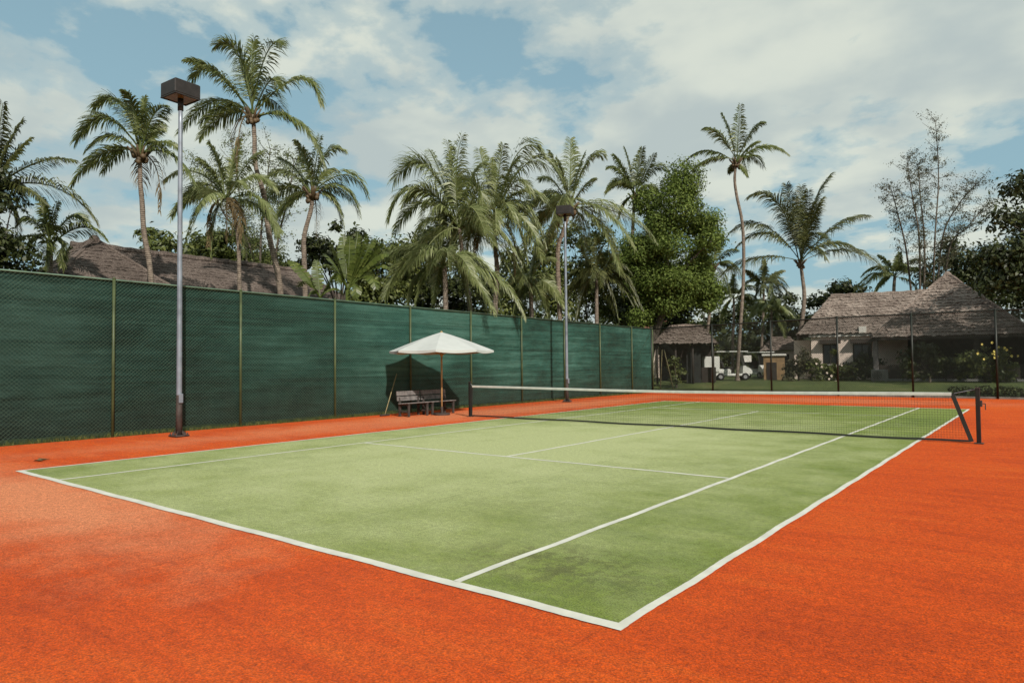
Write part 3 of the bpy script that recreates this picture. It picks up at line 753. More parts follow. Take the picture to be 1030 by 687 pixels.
P('small palm with spreading low crown peeking over the right-hand thatched roof', (900, 278), [(899, 300)], 50,
  [(861, 293, 880, 272), (868, 277, 884, 264), (884, 257, 893, 264), (905, 254, 903, 266), (926, 262, 913, 262), (937, 282, 919, 268), (879, 296, 888, 280), (925, 297, 914, 280), (872, 286, 888, 272)], 38, 4, 'frond', 11, r0=.15, nuts=False)
P('dark coconut palm cut by the left edge of the picture', (-8, 190), [(-8, 215), (-6, 260)], 22,
  [(3, 104, -3, 142), (22, 122, 6, 148), (75, 162, 38, 158), (96, 222, 56, 178), (18, 246, 16, 205), (-40, 150, -20, 150), (30, 140, 10, 160), (45, 205, 22, 185), (-45, 210, -30, 180), (-20, 120, -10, 150)], 70, 4, 'frond_dark', 12, r0=.14)
P('short palm with curved fronds left of the peaked thatched roof', (50, 246), [(50, 262)], 24,
  [(87, 223, 70, 212), (58, 204, 52, 222), (30, 272, 36, 232), (18, 226, 34, 216), (106, 240, 82, 222), (42, 200, 46, 220), (62, 270, 64, 236), (45, 275, 48, 240), (10, 250, 30, 232)], 42, 0, 'frond', 13, r0=.12, nuts=False)
P('low palm with long arching fronds drooping to the fence top, below the mop crown', (447, 268), [(448, 295)], 28,
  [(386, 302, 408, 252), (418, 306, 428, 268), (436, 306, 440, 275), (472, 308, 462, 262), (502, 314, 486, 256), (368, 274, 402, 244), (527, 318, 500, 268), (400, 250, 425, 245), (410, 308, 420, 270), (490, 275, 470, 248)], 60, 13, 'frond_pale', 14, low=.55, r0=.13, nuts=False)
P('low dark palm between the far flood light and the round leafy tree', (600, 280), [(600, 300)], 40,
  [(560, 318, 578, 275), (580, 322, 588, 285), (622, 322, 612, 280), (645, 310, 624, 268), (566, 285, 582, 268), (634, 275, 618, 262), (600, 240, 600, 262), (585, 248, 592, 266), (617, 250, 610, 266)], 45, 13, 'frond_dark', 15, low=.55, r0=.13, nuts=False)
P('low palm with pale fronds directly left of the far flood light pole', (533, 285), [(534, 300)], 33,
  [(495, 318, 512, 275), (515, 322, 522, 285), (558, 262, 546, 258), (562, 300, 550, 272), (505, 275, 518, 265), (540, 248, 536, 268), (552, 322, 546, 290), (520, 250, 526, 266)], 42, 13, 'frond_pale', 16, low=.55, r0=.12, nuts=False)
P('leaning palm with shaggy crown right of the round leafy tree', (717, 268), [(716, 290), (712, 330), (708, 362)], 46,
  [(690, 262, 702, 250), (700, 242, 708, 252), (722, 236, 719, 252), (742, 252, 730, 252), (748, 285, 734, 262), (698, 292, 706, 270), (735, 300, 728, 275), (686, 280, 700, 262)], 34, 5, 'frond', 17, r0=.13)
P('small palm behind the tall lone trunk with drooping dark crown', (768, 288), [(768, 310), (766, 350)], 52,
  [(742, 298, 754, 278), (750, 272, 758, 276), (768, 262, 768, 275), (788, 272, 778, 275), (795, 300, 782, 282), (757, 312, 762, 292), (780, 315, 776, 294)], 30, 6, 'frond_dark', 18, r0=.13, nuts=False)
P('low palm with drooping fronds right of the leaning palm, behind the golf carts', (738, 300), [(738, 318), (737, 345)], 54,
  [(712, 312, 724, 290), (716, 292, 726, 286), (738, 276, 738, 290), (762, 292, 750, 286), (766, 316, 752, 296), (724, 326, 730, 306), (750, 330, 746, 306), (728, 280, 733, 290)], 30, 7, 'frond', 20, r0=.13, nuts=False)
P('pale low palm between the tall lone trunk and the sturdy palm', (776, 312), [(776, 330), (775, 350)], 50,
  [(752, 326, 763, 304), (758, 304, 767, 300), (776, 286, 776, 300), (798, 302, 787, 298), (802, 326, 790, 308), (764, 338, 769, 318), (790, 340, 785, 318)], 28, 7, 'frond_pale', 23, r0=.12, nuts=False)
P('distant palm far behind the golf carts, lower left of the sturdy palm', (782, 322), [(782, 340)], 60,
  [(765, 330, 774, 315), (772, 305, 777, 312), (790, 305, 786, 312), (800, 328, 791, 316), (782, 300, 782, 312)], 24, 8, 'frond_dark', 19, r0=.13, nuts=False)

# -------- leafy crowns
def leaf_arrays(clumps, n, size, rng, shell=.55, aspect=.5):
    """leaf-sized folded faces scattered through clumps (centre, radius xyz)"""
    cs = np.array([c[0] for c in clumps]); rs = np.array([c[1] for c in clumps]); w = np.prod(rs, axis=1)**(2/3); w /= w.sum()
    idx = rng.choice(len(cs), n, p=w)
    dr = rng.normal(size=(n, 3)); dr /= np.linalg.norm(dr, axis=1, keepdims=True)
    rr = (shell+(1-shell)*rng.random((n, 1)))*(1+.18*rng.normal(size=(n, 1)))
    pos = cs[idx]+dr*rs[idx]*rr
    nrm = dr*1.0+np.array([0, 0, .45])+rng.normal(size=(n, 3))*.5; nrm /= np.linalg.norm(nrm, axis=1, keepdims=True)
    t = np.cross(nrm, rng.normal(size=(n, 3))); t /= np.linalg.norm(t, axis=1, keepdims=True); t[:, 2] -= .35; t /= np.linalg.norm(t, axis=1, keepdims=True)
    b = np.cross(nrm, t)
    s = size*(.6+.8*rng.random((n, 1)))
    v = np.stack([pos-t*s*.5, pos+b*s*aspect*.5+nrm*s*.1, pos+t*s*.5, pos-b*s*aspect*.5+nrm*s*.1], 1)
    return v.reshape(-1, 3), np.arange(n*4).reshape(-1, 4)

def crown_clumps(ells, nc, cr, rng):
    out = []
    for (c, r), k in zip(ells, nc):
        for i in range(k):
            d = rng.normal(size=3); d /= np.linalg.norm(d); q = np.array(c)+d*np.array(r)*(.45+.55*rng.random()**.5)
            s = cr*(.6+.8*rng.random()); out.append((q, np.array([s, s, s*.75])))
    return out

def tree(label, base_u, d, ells_px, leaves, lsize, mat, seed, clump=.9, nper=22, trunk_r=.25, name='leafy_tree', group=None, cat='tree', depthk=.9, limbs=True, shell=.35, base_v=None, trunkmat='treebark'):
    rng = np.random.default_rng(seed); rp = random.Random(seed)
    mpx = d/F
    ells = []
    for (u, v, ru, rv) in ells_px:
        c = at(u, v, d+rp.uniform(-.25, .25)*ru*mpx); a = ru*mpx
        ells.append(((c.x, c.y, c.z), (a*depthk, a*depthk, rv*mpx)))
    b = at(base_u, 366, d); gz = terrain(b.x, b.y); base = V((b.x, b.y, gz))
    r = thing(name, label, cat, base, group)
    cl = crown_clumps(ells, [max(4, int(nper*e[1][0]*e[1][2]/(ells[0][1][0]*ells[0][1][2]))) for e in ells], clump, rng)
    obj('crown', leaf_arrays(cl, leaves, lsize, rng, shell), M[mat], r)
    mb = MB(); c0 = V(ells[0][0])
    fork = base.lerp(V((c0.x, c0.y, c0.z)), .55) if c0.z-gz > 1.5 else base+V((0, 0, .3))
    mid = base.lerp(fork, .5)+V((rp.uniform(-.1, .1), rp.uniform(-.1, .1), 0))*(fork.z-gz)*.4
    tk = catmull([base-V((0, 0, .1)), mid, fork], 5)
    mb.tube(tk, [trunk_r*(1.25-.55*i/(len(tk)-1)) for i in range(len(tk))], 9)
    if limbs:
        for i in rng.choice(len(cl), min(14, len(cl)), replace=False):
            e = V(cl[i][0]); m_ = fork.lerp(e, .5)+V((0, 0, .12*(e-fork).length)); q = catmull([fork, m_, e], 4)
            mb.tube(q, [max(.012, trunk_r*.45*(1-.85*k/(len(q)-1))) for k in range(len(q))], 6)
    obj('trunk', mb, M[trunkmat], r, smooth=True)
    return r
T = tree
T('round dense bright green leafy tree in the middle of the palms', 648, 43, [(684, 248, 40, 58), (708, 275, 19, 50), (656, 248, 26, 38), (687, 188, 17, 14), (706, 222, 14, 24), (664, 208, 16, 20), (700, 305, 24, 26), (668, 290, 24, 26), (638, 265, 18, 34), (645, 300, 18, 22)], 78000, .165, 'leaf', 21, .95, 26, .3, shell=.55)
T('large dark leafy tree cut by the right edge of the picture', 1075, 32, [(1085, 232, 70, 50), (1012, 240, 26, 38), (1000, 270, 26, 24), (1040, 195, 26, 24), (1090, 285, 60, 30), (1055, 270, 40, 40)], 15000, .24, 'leaf_dark', 22, .85, 22, .3)
T('dark bushy tree behind the peaked pavilion roof', 975, 48, [(975, 262, 30, 28), (948, 275, 20, 22), (1005, 265, 26, 28), (1000, 295, 34, 24), (1030, 290, 28, 30)], 11000, .28, 'leaf_dark', 23, .9, 14, .2)
T('dark leafy tree at the left edge of the picture under the palm fronds', -2, 21, [(-6, 225, 24, 42), (14, 262, 24, 22), (-20, 262, 26, 36), (-8, 188, 16, 20)], 5200, .17, 'leaf_dark', 24, .45, 20, .12)
T('glossy dark leafed tree above the banana leaves', 338, 33, [(345, 250, 30, 24), (322, 262, 20, 22), (362, 262, 20, 22)], 4200, .25, 'leaf_dark', 25, .55, 14, .12)
def airy(label, stems, d, seed, leaves, lsize, mat, clr=.32, group=None, side=7):
    rng = np.random.default_rng(seed); rp = random.Random(seed)
    b = at(stems[0][0][0], 366, d); base = V((b.x, b.y, terrain(b.x, b.y)))
    r = thing('slender_tree', label, 'tree', base, group)
    mb = MB(); cl = []
    for st in stems:
        p = [at(u, v, d+rp.uniform(-1, 1)) for u, v in st]; p[0] = V((p[0].x, p[0].y, base.z-.1)) if st[0][1] > 330 else p[0]
        q = catmull(p, 6); mb.tube(q, [.07*(1-.85*i/(len(q)-1))+.008 for i in range(len(q))], 6)
        for i in range(len(q)//4, len(q)):
            for _ in range(4):
                k = rp.uniform(.25, 1.0)*side*d/F; a = rp.uniform(0, 6.28); e = q[i]+V((math.cos(a)*k, math.sin(a)*k, rp.uniform(.1, .9)*k))
                mb.tube([q[i], q[i].lerp(e, .6)+V((0, 0, -.05)), e], [.016, .011, .006], 4)
                for ff in ((.6, 1.0) if rp.random() < .9 else ()): cl.append((np.array(q[i].lerp(e, ff)), np.array([clr, clr, clr])*rp.uniform(.5, 1.2)))
    obj('trunk', mb, M['treebark'], r, smooth=True)
    obj('crown', leaf_arrays(cl, leaves, lsize, rng, .1), M[mat], r)
    return r
airy('tall airy tree with thin upright stems and sparse leaves right of the lone palm', [[(924, 365), (925, 250), (918, 200), (912, 160)], [(928, 330), (930, 250), (926, 200), (923, 165)], [(936, 365), (940, 250), (944, 180), (941, 122)], [(940, 330), (948, 240), (965, 205), (982, 185)], [(920, 330), (912, 255), (903, 215), (896, 190)], [(946, 330), (955, 250), (972, 230), (990, 208)]], 46, 31, 14000, .105, 'leaf_olive', .45, side=17)
airy('thin wispy tree with tiny leaves behind the slender drooping palm', [[(262, 365), (262, 250), (268, 190), (272, 150)], [(255, 330), (246, 240), (240, 190), (232, 140)], [(266, 330), (280, 240), (290, 200), (296, 160)], [(262, 330), (252, 250), (225, 215), (208, 170)]], 38, 32, 15000, .10, 'leaf_mid', .5, side=22)
# shrubs behind the fence and roofs
def shrub(label, u, d, ells, leaves, ls, mat, seed, cl=.5, group=None, name='shrub', cat='shrub', nper=14):
    return tree(label, u, d, ells, leaves, ls, mat, seed, cl, nper, .06, name, group, cat)
G1 = 'dark green bushes filling the gaps between the palms'
shrub('bright leafy bushes behind the long thatched roof, left of the slender palm', 205, 42, [(205, 248, 26, 14), (170, 250, 20, 14), (232, 252, 22, 16), (150, 240, 12, 12)], 4200, .30, 'leaf_mid', 41, .7)
shrub('leafy bush behind the long thatched roof, right of the slender palm', 268, 42, [(262, 258, 22, 16), (288, 272, 18, 14)], 2200, .30, 'leaf_mid', 42, .6)
for i, (u, d, e, lab) in enumerate([
    (385, 41, [(380, 280, 30, 38), (360, 300, 26, 30), (400, 275, 24, 30)], 'dark bushes behind the low arching palm, right of the banana leaves'),
    (440, 44, [(440, 275, 40, 50), (470, 290, 30, 40), (415, 300, 30, 30)], 'tall dark thicket behind the mop-crowned palm'),
    (520, 46, [(520, 290, 36, 42), (545, 280, 30, 46), (500, 300, 30, 30)], 'dark thicket between the middle palm and the far flood light'),
    (590, 48, [(590, 270, 34, 52), (615, 280, 34, 46), (570, 300, 30, 30)], 'dark thicket behind the far flood light and the low dark palm'),
    (640, 47, [(642, 290, 30, 40), (660, 310, 40, 26)], 'dark undergrowth under the round leafy tree')]):
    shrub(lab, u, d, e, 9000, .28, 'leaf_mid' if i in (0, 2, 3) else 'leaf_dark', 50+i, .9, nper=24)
for i, (u, d, e, lab) in enumerate([
    (705, 60, [(700, 325, 30, 34), (730, 335, 26, 30)], 'dark bushes far behind the golf carts, left of the tall lone trunk'),
    (770, 58, [(765, 325, 28, 26), (790, 320, 22, 34)], 'dark bushes far behind the golf carts, right of the tall lone trunk'),
    (830, 56, [(825, 318, 18, 22), (850, 300, 22, 16)], 'leafy bush behind the left end of the right-hand house'),
    (690, 52, [(695, 345, 22, 24), (676, 340, 20, 20)], 'leafy green bush behind the small thatched shelter')]):
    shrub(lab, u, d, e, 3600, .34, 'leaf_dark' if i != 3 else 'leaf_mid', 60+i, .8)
# far wood closing the horizon
rngw = np.random.default_rng(77); cl = []
for u in range(-120, 1200, 9):
    for _ in range(2):
        d = 95+60*rngw.random(); p = at(u+rngw.uniform(-6, 6), 366, d); h = rngw.uniform(.6, 1.0)*(7 if u < 320 else 13 if u < 690 else 10.5 if u < 800 else 8)
        cl.append((np.array([p.x, p.y, h*.5]), np.array([3.4, 3.4, h*.55])))
wood = obj('far_wood', leaf_arrays(cl, 42000, 1.25, rngw, .4), M['leaf_dark']); structure(wood, 'stuff')

# banana plants
def banana(label, u, v, d, leaves, seed):
    rp = random.Random(seed); c = at(u, v, d); gz = terrain(c.x, c.y)
    r = thing('banana_plant', label, 'plant', (c.x, c.y, gz), 'banana plants behind the fence')
    mb = MB(); mb.tube([(c.x, c.y, gz-.05), (c.x+.03, c.y, (c.z+gz)/2), c], [.17, .14, .10], 9); obj('stem', mb, M['banana'], r, smooth=True)
    for (tu, tv, cu, cv, w) in leaves:
        mb = MB(); rb = mb
        dz = rp.uniform(-.8, .8); p0 = c; p1 = at(cu, cv, d+dz*.5); p2 = at(tu, tv, d+dz)
        p1 = p1+(p1-(p0+p2)*.5)*.3
        n_ = 22; face = rp.uniform(-.8, .8)
        pts = [p0*(1-t)**2+p1*2*t*(1-t)+p2*t*t for t in [i/n_ for i in range(n_+1)]]
        rb.tube(pts, [.028*(1-.85*i/n_)+.003 for i in range(n_+1)], 5, 0, False)
        for i in range(4, n_):
            t = (i-4)/(n_-4); hw = w*math.sin(math.pi*min(1, .12+t*.88))**.6
            tg = (pts[i+1]-pts[i]).normalized(); s = tg.cross(V((0, 0, 1)))
            if s.length < .3: s = tg.cross(-FH)
            s.normalize(); nn = s.cross(tg); s = s*math.cos(face)+nn*math.sin(face)
            for sg in (-1, 1):
                g_ = V((0, 0, -hw*rp.uniform(.15, .45))); e0 = pts[i]+s*sg*hw+g_+tg*.08; e1 = pts[i+1]+s*sg*hw+g_+tg*(.08-rp.uniform(0, .03))
                mb.add([pts[i], pts[i+1], e1, e0], [(0, 1, 2, 3)])
        obj('leaf', mb, M['banana'], r)
banana('banana plant with tall upright blades right of the pale-trunked palm', 350, 292, 27, [(352, 238, 351, 262, .32), (369, 236, 362, 260, .34), (385, 244, 372, 258, .32), (334, 246, 341, 265, .32), (322, 268, 334, 264, .30), (392, 270, 378, 262, .3), (360, 258, 356, 272, .3), (340, 285, 340, 270, .3), (378, 290, 372, 270, .3), (358, 300, 358, 280, .26), (345, 236, 348, 262, .3), (360, 234, 356, 260, .32), (377, 240, 366, 258, .32), (327, 256, 337, 264, .3), (391, 256, 376, 256, .3), (366, 268, 358, 272, .3), (332, 282, 338, 272, .3)], 5)
banana('smaller banana plant with splayed pale blades beside the end of the long thatched roof', 322, 300, 26, [(291, 262, 306, 272, .24), (300, 288, 310, 278, .22), (318, 262, 320, 278, .24), (338, 275, 332, 284, .22), (345, 296, 336, 286, .22), (308, 304, 314, 288, .2)], 6)

# ------------------------------------------------------------------ thatched buildings
def thatch_face(mb, ra, rb, ea, eb, rows, rng, seg=.12, lift=.06, jit=1.0):
    """courses of ragged thatch from ridge ra-rb down to eave ea-eb"""
    rows = int(rows*1.6)
    nrm = ((rb-ra) if (rb-ra).length > .05 else (eb-ea)).cross(ea-ra).normalized()
    if nrm.z < 0: nrm = -nrm
    for k in range(rows):
        t0 = max(0, (k-.35)/rows); t1 = (k+1+(rng.uniform(-.18, .18) if k < rows-1 else 0))/rows
        a0, b0 = ra.lerp(ea, t0), rb.lerp(eb, t0); a1, b1 = ra.lerp(ea, t1), rb.lerp(eb, t1)
        w = max((b1-a1).length, .2); n_ = max(2, int(w/seg)); vs = []
        dn = (ea-ra).normalized()
        for i in range(n_+1):
            f = i/n_; j = rng.uniform(-.10, .12)*jit; lf = lift*rng.uniform(.4, 1.5)
            p = a0.lerp(b0, f)+nrm*.01; q = a1.lerp(b1, f)+dn*j+nrm*lf
            vs += [p, q, q-nrm*lf*.9-dn*.03]
        mb.add(vs, [(3*i, 3*i+1, 3*i+4, 3*i+3) for i in range(n_)]+[(3*i+1, 3*i+2, 3*i+5, 3*i+4) for i in range(n_)])

def ridge_cap(mb, a, b, rng, r=.16):
    n_ = max(3, int((b-a).length/.3)); pts = [a.lerp(b, i/n_)+V((0, 0, rng.uniform(-.03, .03))) for i in range(n_+1)]
    mb.tube(pts, [r*rng.uniform(.8, 1.15) for _ in pts], 7)

rp = random.Random(9)
# long building behind the left fence
XR = -30.0
pk = onX(95, 240, XR+2.4); ra = onX(128, 253, XR); re_ = onX(306, 272.5, XR)
zr = (ra.z+re_.z)/2; print('left roof', pk, ra, re_)
ez = 2.6; hw = (zr-ez)/math.tan(math.radians(40))
root = thing('thatched_building', 'long brown thatched building with a peaked end behind the left fence', 'building', (XR, (pk.y+re_.y)/2, 0))
mb = MB(); A, B = V((XR, pk.y, zr)), V((XR, re_.y+2.0, zr))
B2 = V((XR, re_.y, zr))
e = lambda x, y: V((x, y, ez))
thatch_face(mb, A, B2, e(XR+hw, pk.y), e(XR+hw, re_.y+hw*.8), 19, rp, .10, .03, .5); thatch_face(mb, B2, A, e(XR-hw, re_.y+hw*.8), e(XR-hw, pk.y), 8, rp, .3)
thatch_face(mb, B2, B2, e(XR+hw, re_.y+hw*.8), e(XR-hw, re_.y+hw*.8), 12, rp); ridge_cap(mb, A, B2, rp)
obj('roof', mb, M['thatch_old'], root)
mb = MB(); pw = (pk.z-ez)/math.tan(math.radians(43)); cyp = pk.y
xp = pk.x; cs = [e(xp+pw, cyp-pw), e(xp+pw, cyp+pw), e(xp-pw, cyp+pw), e(xp-pw, cyp-pw)]
for i in range(4): thatch_face(mb, pk, pk, cs[i], cs[(i+1) % 4], 17, rp, .10, .035, .5)
for c_ in cs: ridge_cap(mb, pk, pk.lerp(c_, .99), rp, .09)
mb.lathe(pk, [(.22, -.2), (.2, 0), (.1, .12)], 8); obj('peaked_roof', mb, M['thatch_old'], root)
mb = MB(); ym, yM = cyp-pw+1, re_.y+hw*.8-1
mb.box((XR, (ym+yM)/2, (ez+.3)/2), (2*hw-1.6, yM-ym, ez+.3)); obj('wall', mb, M['plaster'], root)
for i in range(4):
    y = ym+(yM-ym)*(i+.5)/4; x = XR+hw-.8
    mb = MB(); mb.box((x+.02, y, 1.45), (.08, 1.3, 1.3)); w_ = obj('window', mb, M['darkwood'], root)
    mb = MB(); mb.box((x+.055, y, 1.45), (.03, 1.1, 1.1)); obj('pane', mb, M['glass'], w_)

# frame aligned with the far garden: local x to the right, y away from the camera
def garden(u, v, d):
    p = at(u, v, d); return V((p.x, p.y, terrain(p.x, p.y)))
ROT = math.atan2(R0.y, R0.x)
def facing(u): return math.atan2(ray(u, 366).y, ray(u, 366).x)-math.pi/2
# house on the right (built round its own origin, then turned)
D = 43.0; s = F/D
def lx(u, u0): return (u-u0)/s
def lz(v, u, d, gz): return at(u, v, d).z-gz
u0 = 845; g0 = garden(u0, 380, D)
root = lthing('thatched_house', 'pink plastered house with a hipped thatched roof beyond the far fence', 'house')
WT = lz(338.5, u0, D, g0.z); x0, x1 = lx(819, u0), lx(905, u0)
wins = [(lx(829.5, u0), lx(844, u0)), (lx(857, u0), lx(874, u0))]; wz0, wz1 = .95, lz(346, u0, D, g0.z)
mb = MB(); xs_ = [x0]+[q for w_ in wins for q in w_]+[x1]
for i in range(0, len(xs_), 2): mb.box(((xs_[i]+xs_[i+1])/2, .1, WT/2), (xs_[i+1]-xs_[i], .2, WT))
for a, b in wins:
    mb.box(((a+b)/2, .1, wz0/2), (b-a, .2, wz0)); mb.box(((a+b)/2, .1, (wz1+WT)/2), (b-a, .2, WT-wz1))
mb.box((x0+.1, 2.7, WT/2), (.2, 5.0, WT)); mb.box((x1-.1, 2.7, WT/2), (.2, 5.0, WT)); mb.box(((x0+x1)/2, 5.3, WT/2), (x1-x0, .2, WT))
mb.box((lx(810, u0), .9, WT*.47), (1.0, .2, WT*.94)); obj('wall', mb, M['plaster'], root)
mb = MB(); mb.box(((x0+x1)/2, -.04, WT+.06), (x1-x0+.25, .34, .16), 0, 0, .01); obj('fascia', mb, M['trimwhite'], root)
for a, b in wins:
    mb = MB(); c = ((a+b)/2)
    mb.box((c, .09, wz0+.04), (b-a, .1, .08)); mb.box((c, .09, wz1-.04), (b-a, .1, .08))
    for xx in (a+.04, c, b-.04): mb.box((xx, .085, (wz0+wz1)/2), (.07, .09, wz1-wz0-.16))
    w_ = obj('window', mb, M['darkwood'], root)
    mb = MB(); mb.box((c, .13, (wz0+wz1)/2), (b-a-.01, .012, wz1-wz0-.01)); obj('pane', mb, M['glass'], w_)
    mb = MB(); mb.box((c, -.06, wz0-.04), (b-a+.2, .16, .07), 0, 0, .008); obj('sill', mb, M['trimwhite'], w_)
    mb = MB(); mb.add([(a-.15, -.55, wz1+.02), (b+.15, -.55, wz1+.02), (b+.15, -.01, wz1+.22), (a-.15, -.01, wz1+.22), (a-.15, -.55, wz1+.07), (b+.15, -.55, wz1+.07), (b+.15, -.01, wz1+.27), (a-.15, -.01, wz1+.27)], [(0, 1, 2, 3), (7, 6, 5, 4), (0, 4, 5, 1), (1, 5, 6, 2), (3, 7, 4, 0)][:5]); obj('awning', mb, M['darkwood'], w_)
zr_ = lz(298, u0, D+3, g0.z); ra, rb = V((lx(838, u0), 2.8, zr_)), V((lx(925, u0), 2.8, zr_)); ez_ = WT+.16
ex0, ex1 = lx(806, u0), lx(950, u0)
mb = MB(); E4 = [V((ex0, -.35, ez_)), V((ex1, -.35, ez_)), V((ex1, 6.6, ez_)), V((ex0, 6.6, ez_))]
thatch_face(mb, ra, rb, E4[0], E4[1], 9, rp); thatch_face(mb, rb, ra, E4[2], E4[3], 6, rp, .3); thatch_face(mb, ra, ra, E4[3], E4[0], 9, rp); thatch_face(mb, rb, rb, E4[1], E4[2], 6, rp, .3); ridge_cap(mb, ra, rb, rp, .14)
obj('roof', mb, M['thatch'], root)
mb = MB(); mb.box((lx(866, u0), -.2, WT+.36), (.42, .3, .42), 0, 0, .02); obj('water_heater', mb, M['trimwhite'], root)
place(root, g0, facing(u0))
# peaked pavilion in front of it
D = 37.0; s = F/D; u0 = 956; g0 = garden(u0, 384, D)
root = lthing('thatched_pavilion', 'peaked thatched pavilion with dark open sides at the far right', 'pavilion')
pz = lz(276, u0, D+3.6, g0.z); ew = 3.75; ez_ = lz(338, u0, D, g0.z)
mb = MB(); pk_ = V((0, 3.6, pz)); cs = [V((-ew, -.4, ez_)), V((ew, -.4, ez_)), V((ew, 7.6, ez_)), V((-ew, 7.6, ez_))]
for i in range(4): thatch_face(mb, pk_, pk_, cs[i], cs[(i+1) % 4], 14, rp, .10, .06, .7)
for c_ in cs: ridge_cap(mb, pk_, pk_.lerp(c_, .98), rp, .10)
mb.lathe(pk_, [(.26, -.25), (.2, 0), (.08, .12)], 8); obj('roof', mb, M['thatch'], root)
mb = MB(); mb.quad(*[c_+V((0, 0, -.03)) for c_ in cs]); 
mb = MB()
for i in range(4):
    a, b = cs[i], cs[(i+1) % 4]; mb.beam(a.lerp(b, .03)+V((0, 0, -.09)), a.lerp(b, .97)+V((0, 0, -.09)), .14, .12)
obj('eave_beam', mb, M['darkwood'], root)
for x in (-3.55, -1.2, 1.2, 3.55):
    mb = MB(); mb.box((x, .05, (ez_-.16)/2), (.26, .26, ez_-.16), 0, 0, .02); mb.box((x, .05, .12), (.34, .34, .24), 0, 0, .02); obj('column', mb, M['bench'] if x < -3 else M['darkwood'], root)
mb = MB(); mb.box((0, 5.2, ez_/2), (7.0, .2, ez_)); mb.box((3.45, 2.7, ez_/2), (.2, 5.0, ez_)); mb.box((0, .25, .45), (6.9, .14, .9)); mb.box((-1.6, 3.0, ez_/2), (.15, 4.0, ez_)); obj('wall', mb, M['darkwood'], root)
mb = MB(); mb.box((0, 3.6, .05), (7.6, 7.6, .14), 0, 0, .02); obj('floor_slab', mb, M['acgrey'], root)
place(root, g0, facing(u0))

# small shelter at the far left corner
D = 41.5; s = F/D; u0 = 690; g0 = garden(u0, 384, D)
root = lthing('thatched_shelter', 'small thatched shelter with dark screens behind the far left fence corner', 'shelter')
ezl = lz(346, u0, D, g0.z); pzl = lz(328, u0, D+1.8, g0.z); wl = 28/s
mb = MB(); a, b = V((-wl*.6, 1.8, pzl)), V((wl*.6, 1.8, pzl)); E4 = [V((-wl*1.15, -.4, ezl)), V((wl*1.1, -.4, ezl)), V((wl*1.1, 4, ezl)), V((-wl*1.15, 4, ezl))]
thatch_face(mb, a, b, E4[0], E4[1], 6, rp); thatch_face(mb, b, a, E4[2], E4[3], 5, rp, .3); thatch_face(mb, a, a, E4[3], E4[0], 6, rp); thatch_face(mb, b, b, E4[1], E4[2], 6, rp); ridge_cap(mb, a, b, rp, .11)
obj('roof', mb, M['thatch'], root)
for x in (-wl, -wl*.35, wl*.25, wl*.95):
    mb = MB(); mb.tube([(x, 0, 0), (x, 0, ezl+.1)], .07, 8); obj('post', mb, M['darkwood'], root, smooth=True)
mb = MB(); mb.box((wl*.28, .3, ezl*.47), (wl*.5, .05, ezl*.9)); obj('screen', mb, M['shade'], root)
mb = MB(); mb.box((0, 3.4, ezl/2), (2*wl, .12, ezl)); mb.box((wl*.8, .35, .5), (wl*.5, .1, 1.0)); obj('wall', mb, M['darkwood'], root)
place(root, g0, facing(u0))
D = 52; u0 = 654; g0 = garden(654, 380, D)
root = lthing('tiled_house', 'low house with reddish roof just showing over the far green fence corner', 'house')
rz = lz(322.5, 654, D, g0.z)
mb = MB(); a, b = V((-2.2, 2.2, rz)), V((1.6, 2.2, rz)); E4 = [V((-3.6, -.5, rz-1.6)), V((3.0, -.5, rz-1.6)), V((3.0, 5, rz-1.6)), V((-3.6, 5, rz-1.6))]
thatch_face(mb, a, b, E4[0], E4[1], 8, rp, .25, .05); thatch_face(mb, b, a, E4[2], E4[3], 6, rp, .3, .05); thatch_face(mb, a, a, E4[3], E4[0], 8, rp, .25, .05); thatch_face(mb, b, b, E4[1], E4[2], 8, rp, .25, .05); ridge_cap(mb, a, b, rp, .1)
obj('roof', mb, M['redtile'], root)
mb = MB(); mb.box((-.3, 2.3, (rz-1.6)/2), (5.6, 4.6, rz-1.6)); obj('wall', mb, M['plaster'], root)
place(root, g0, facing(u0))

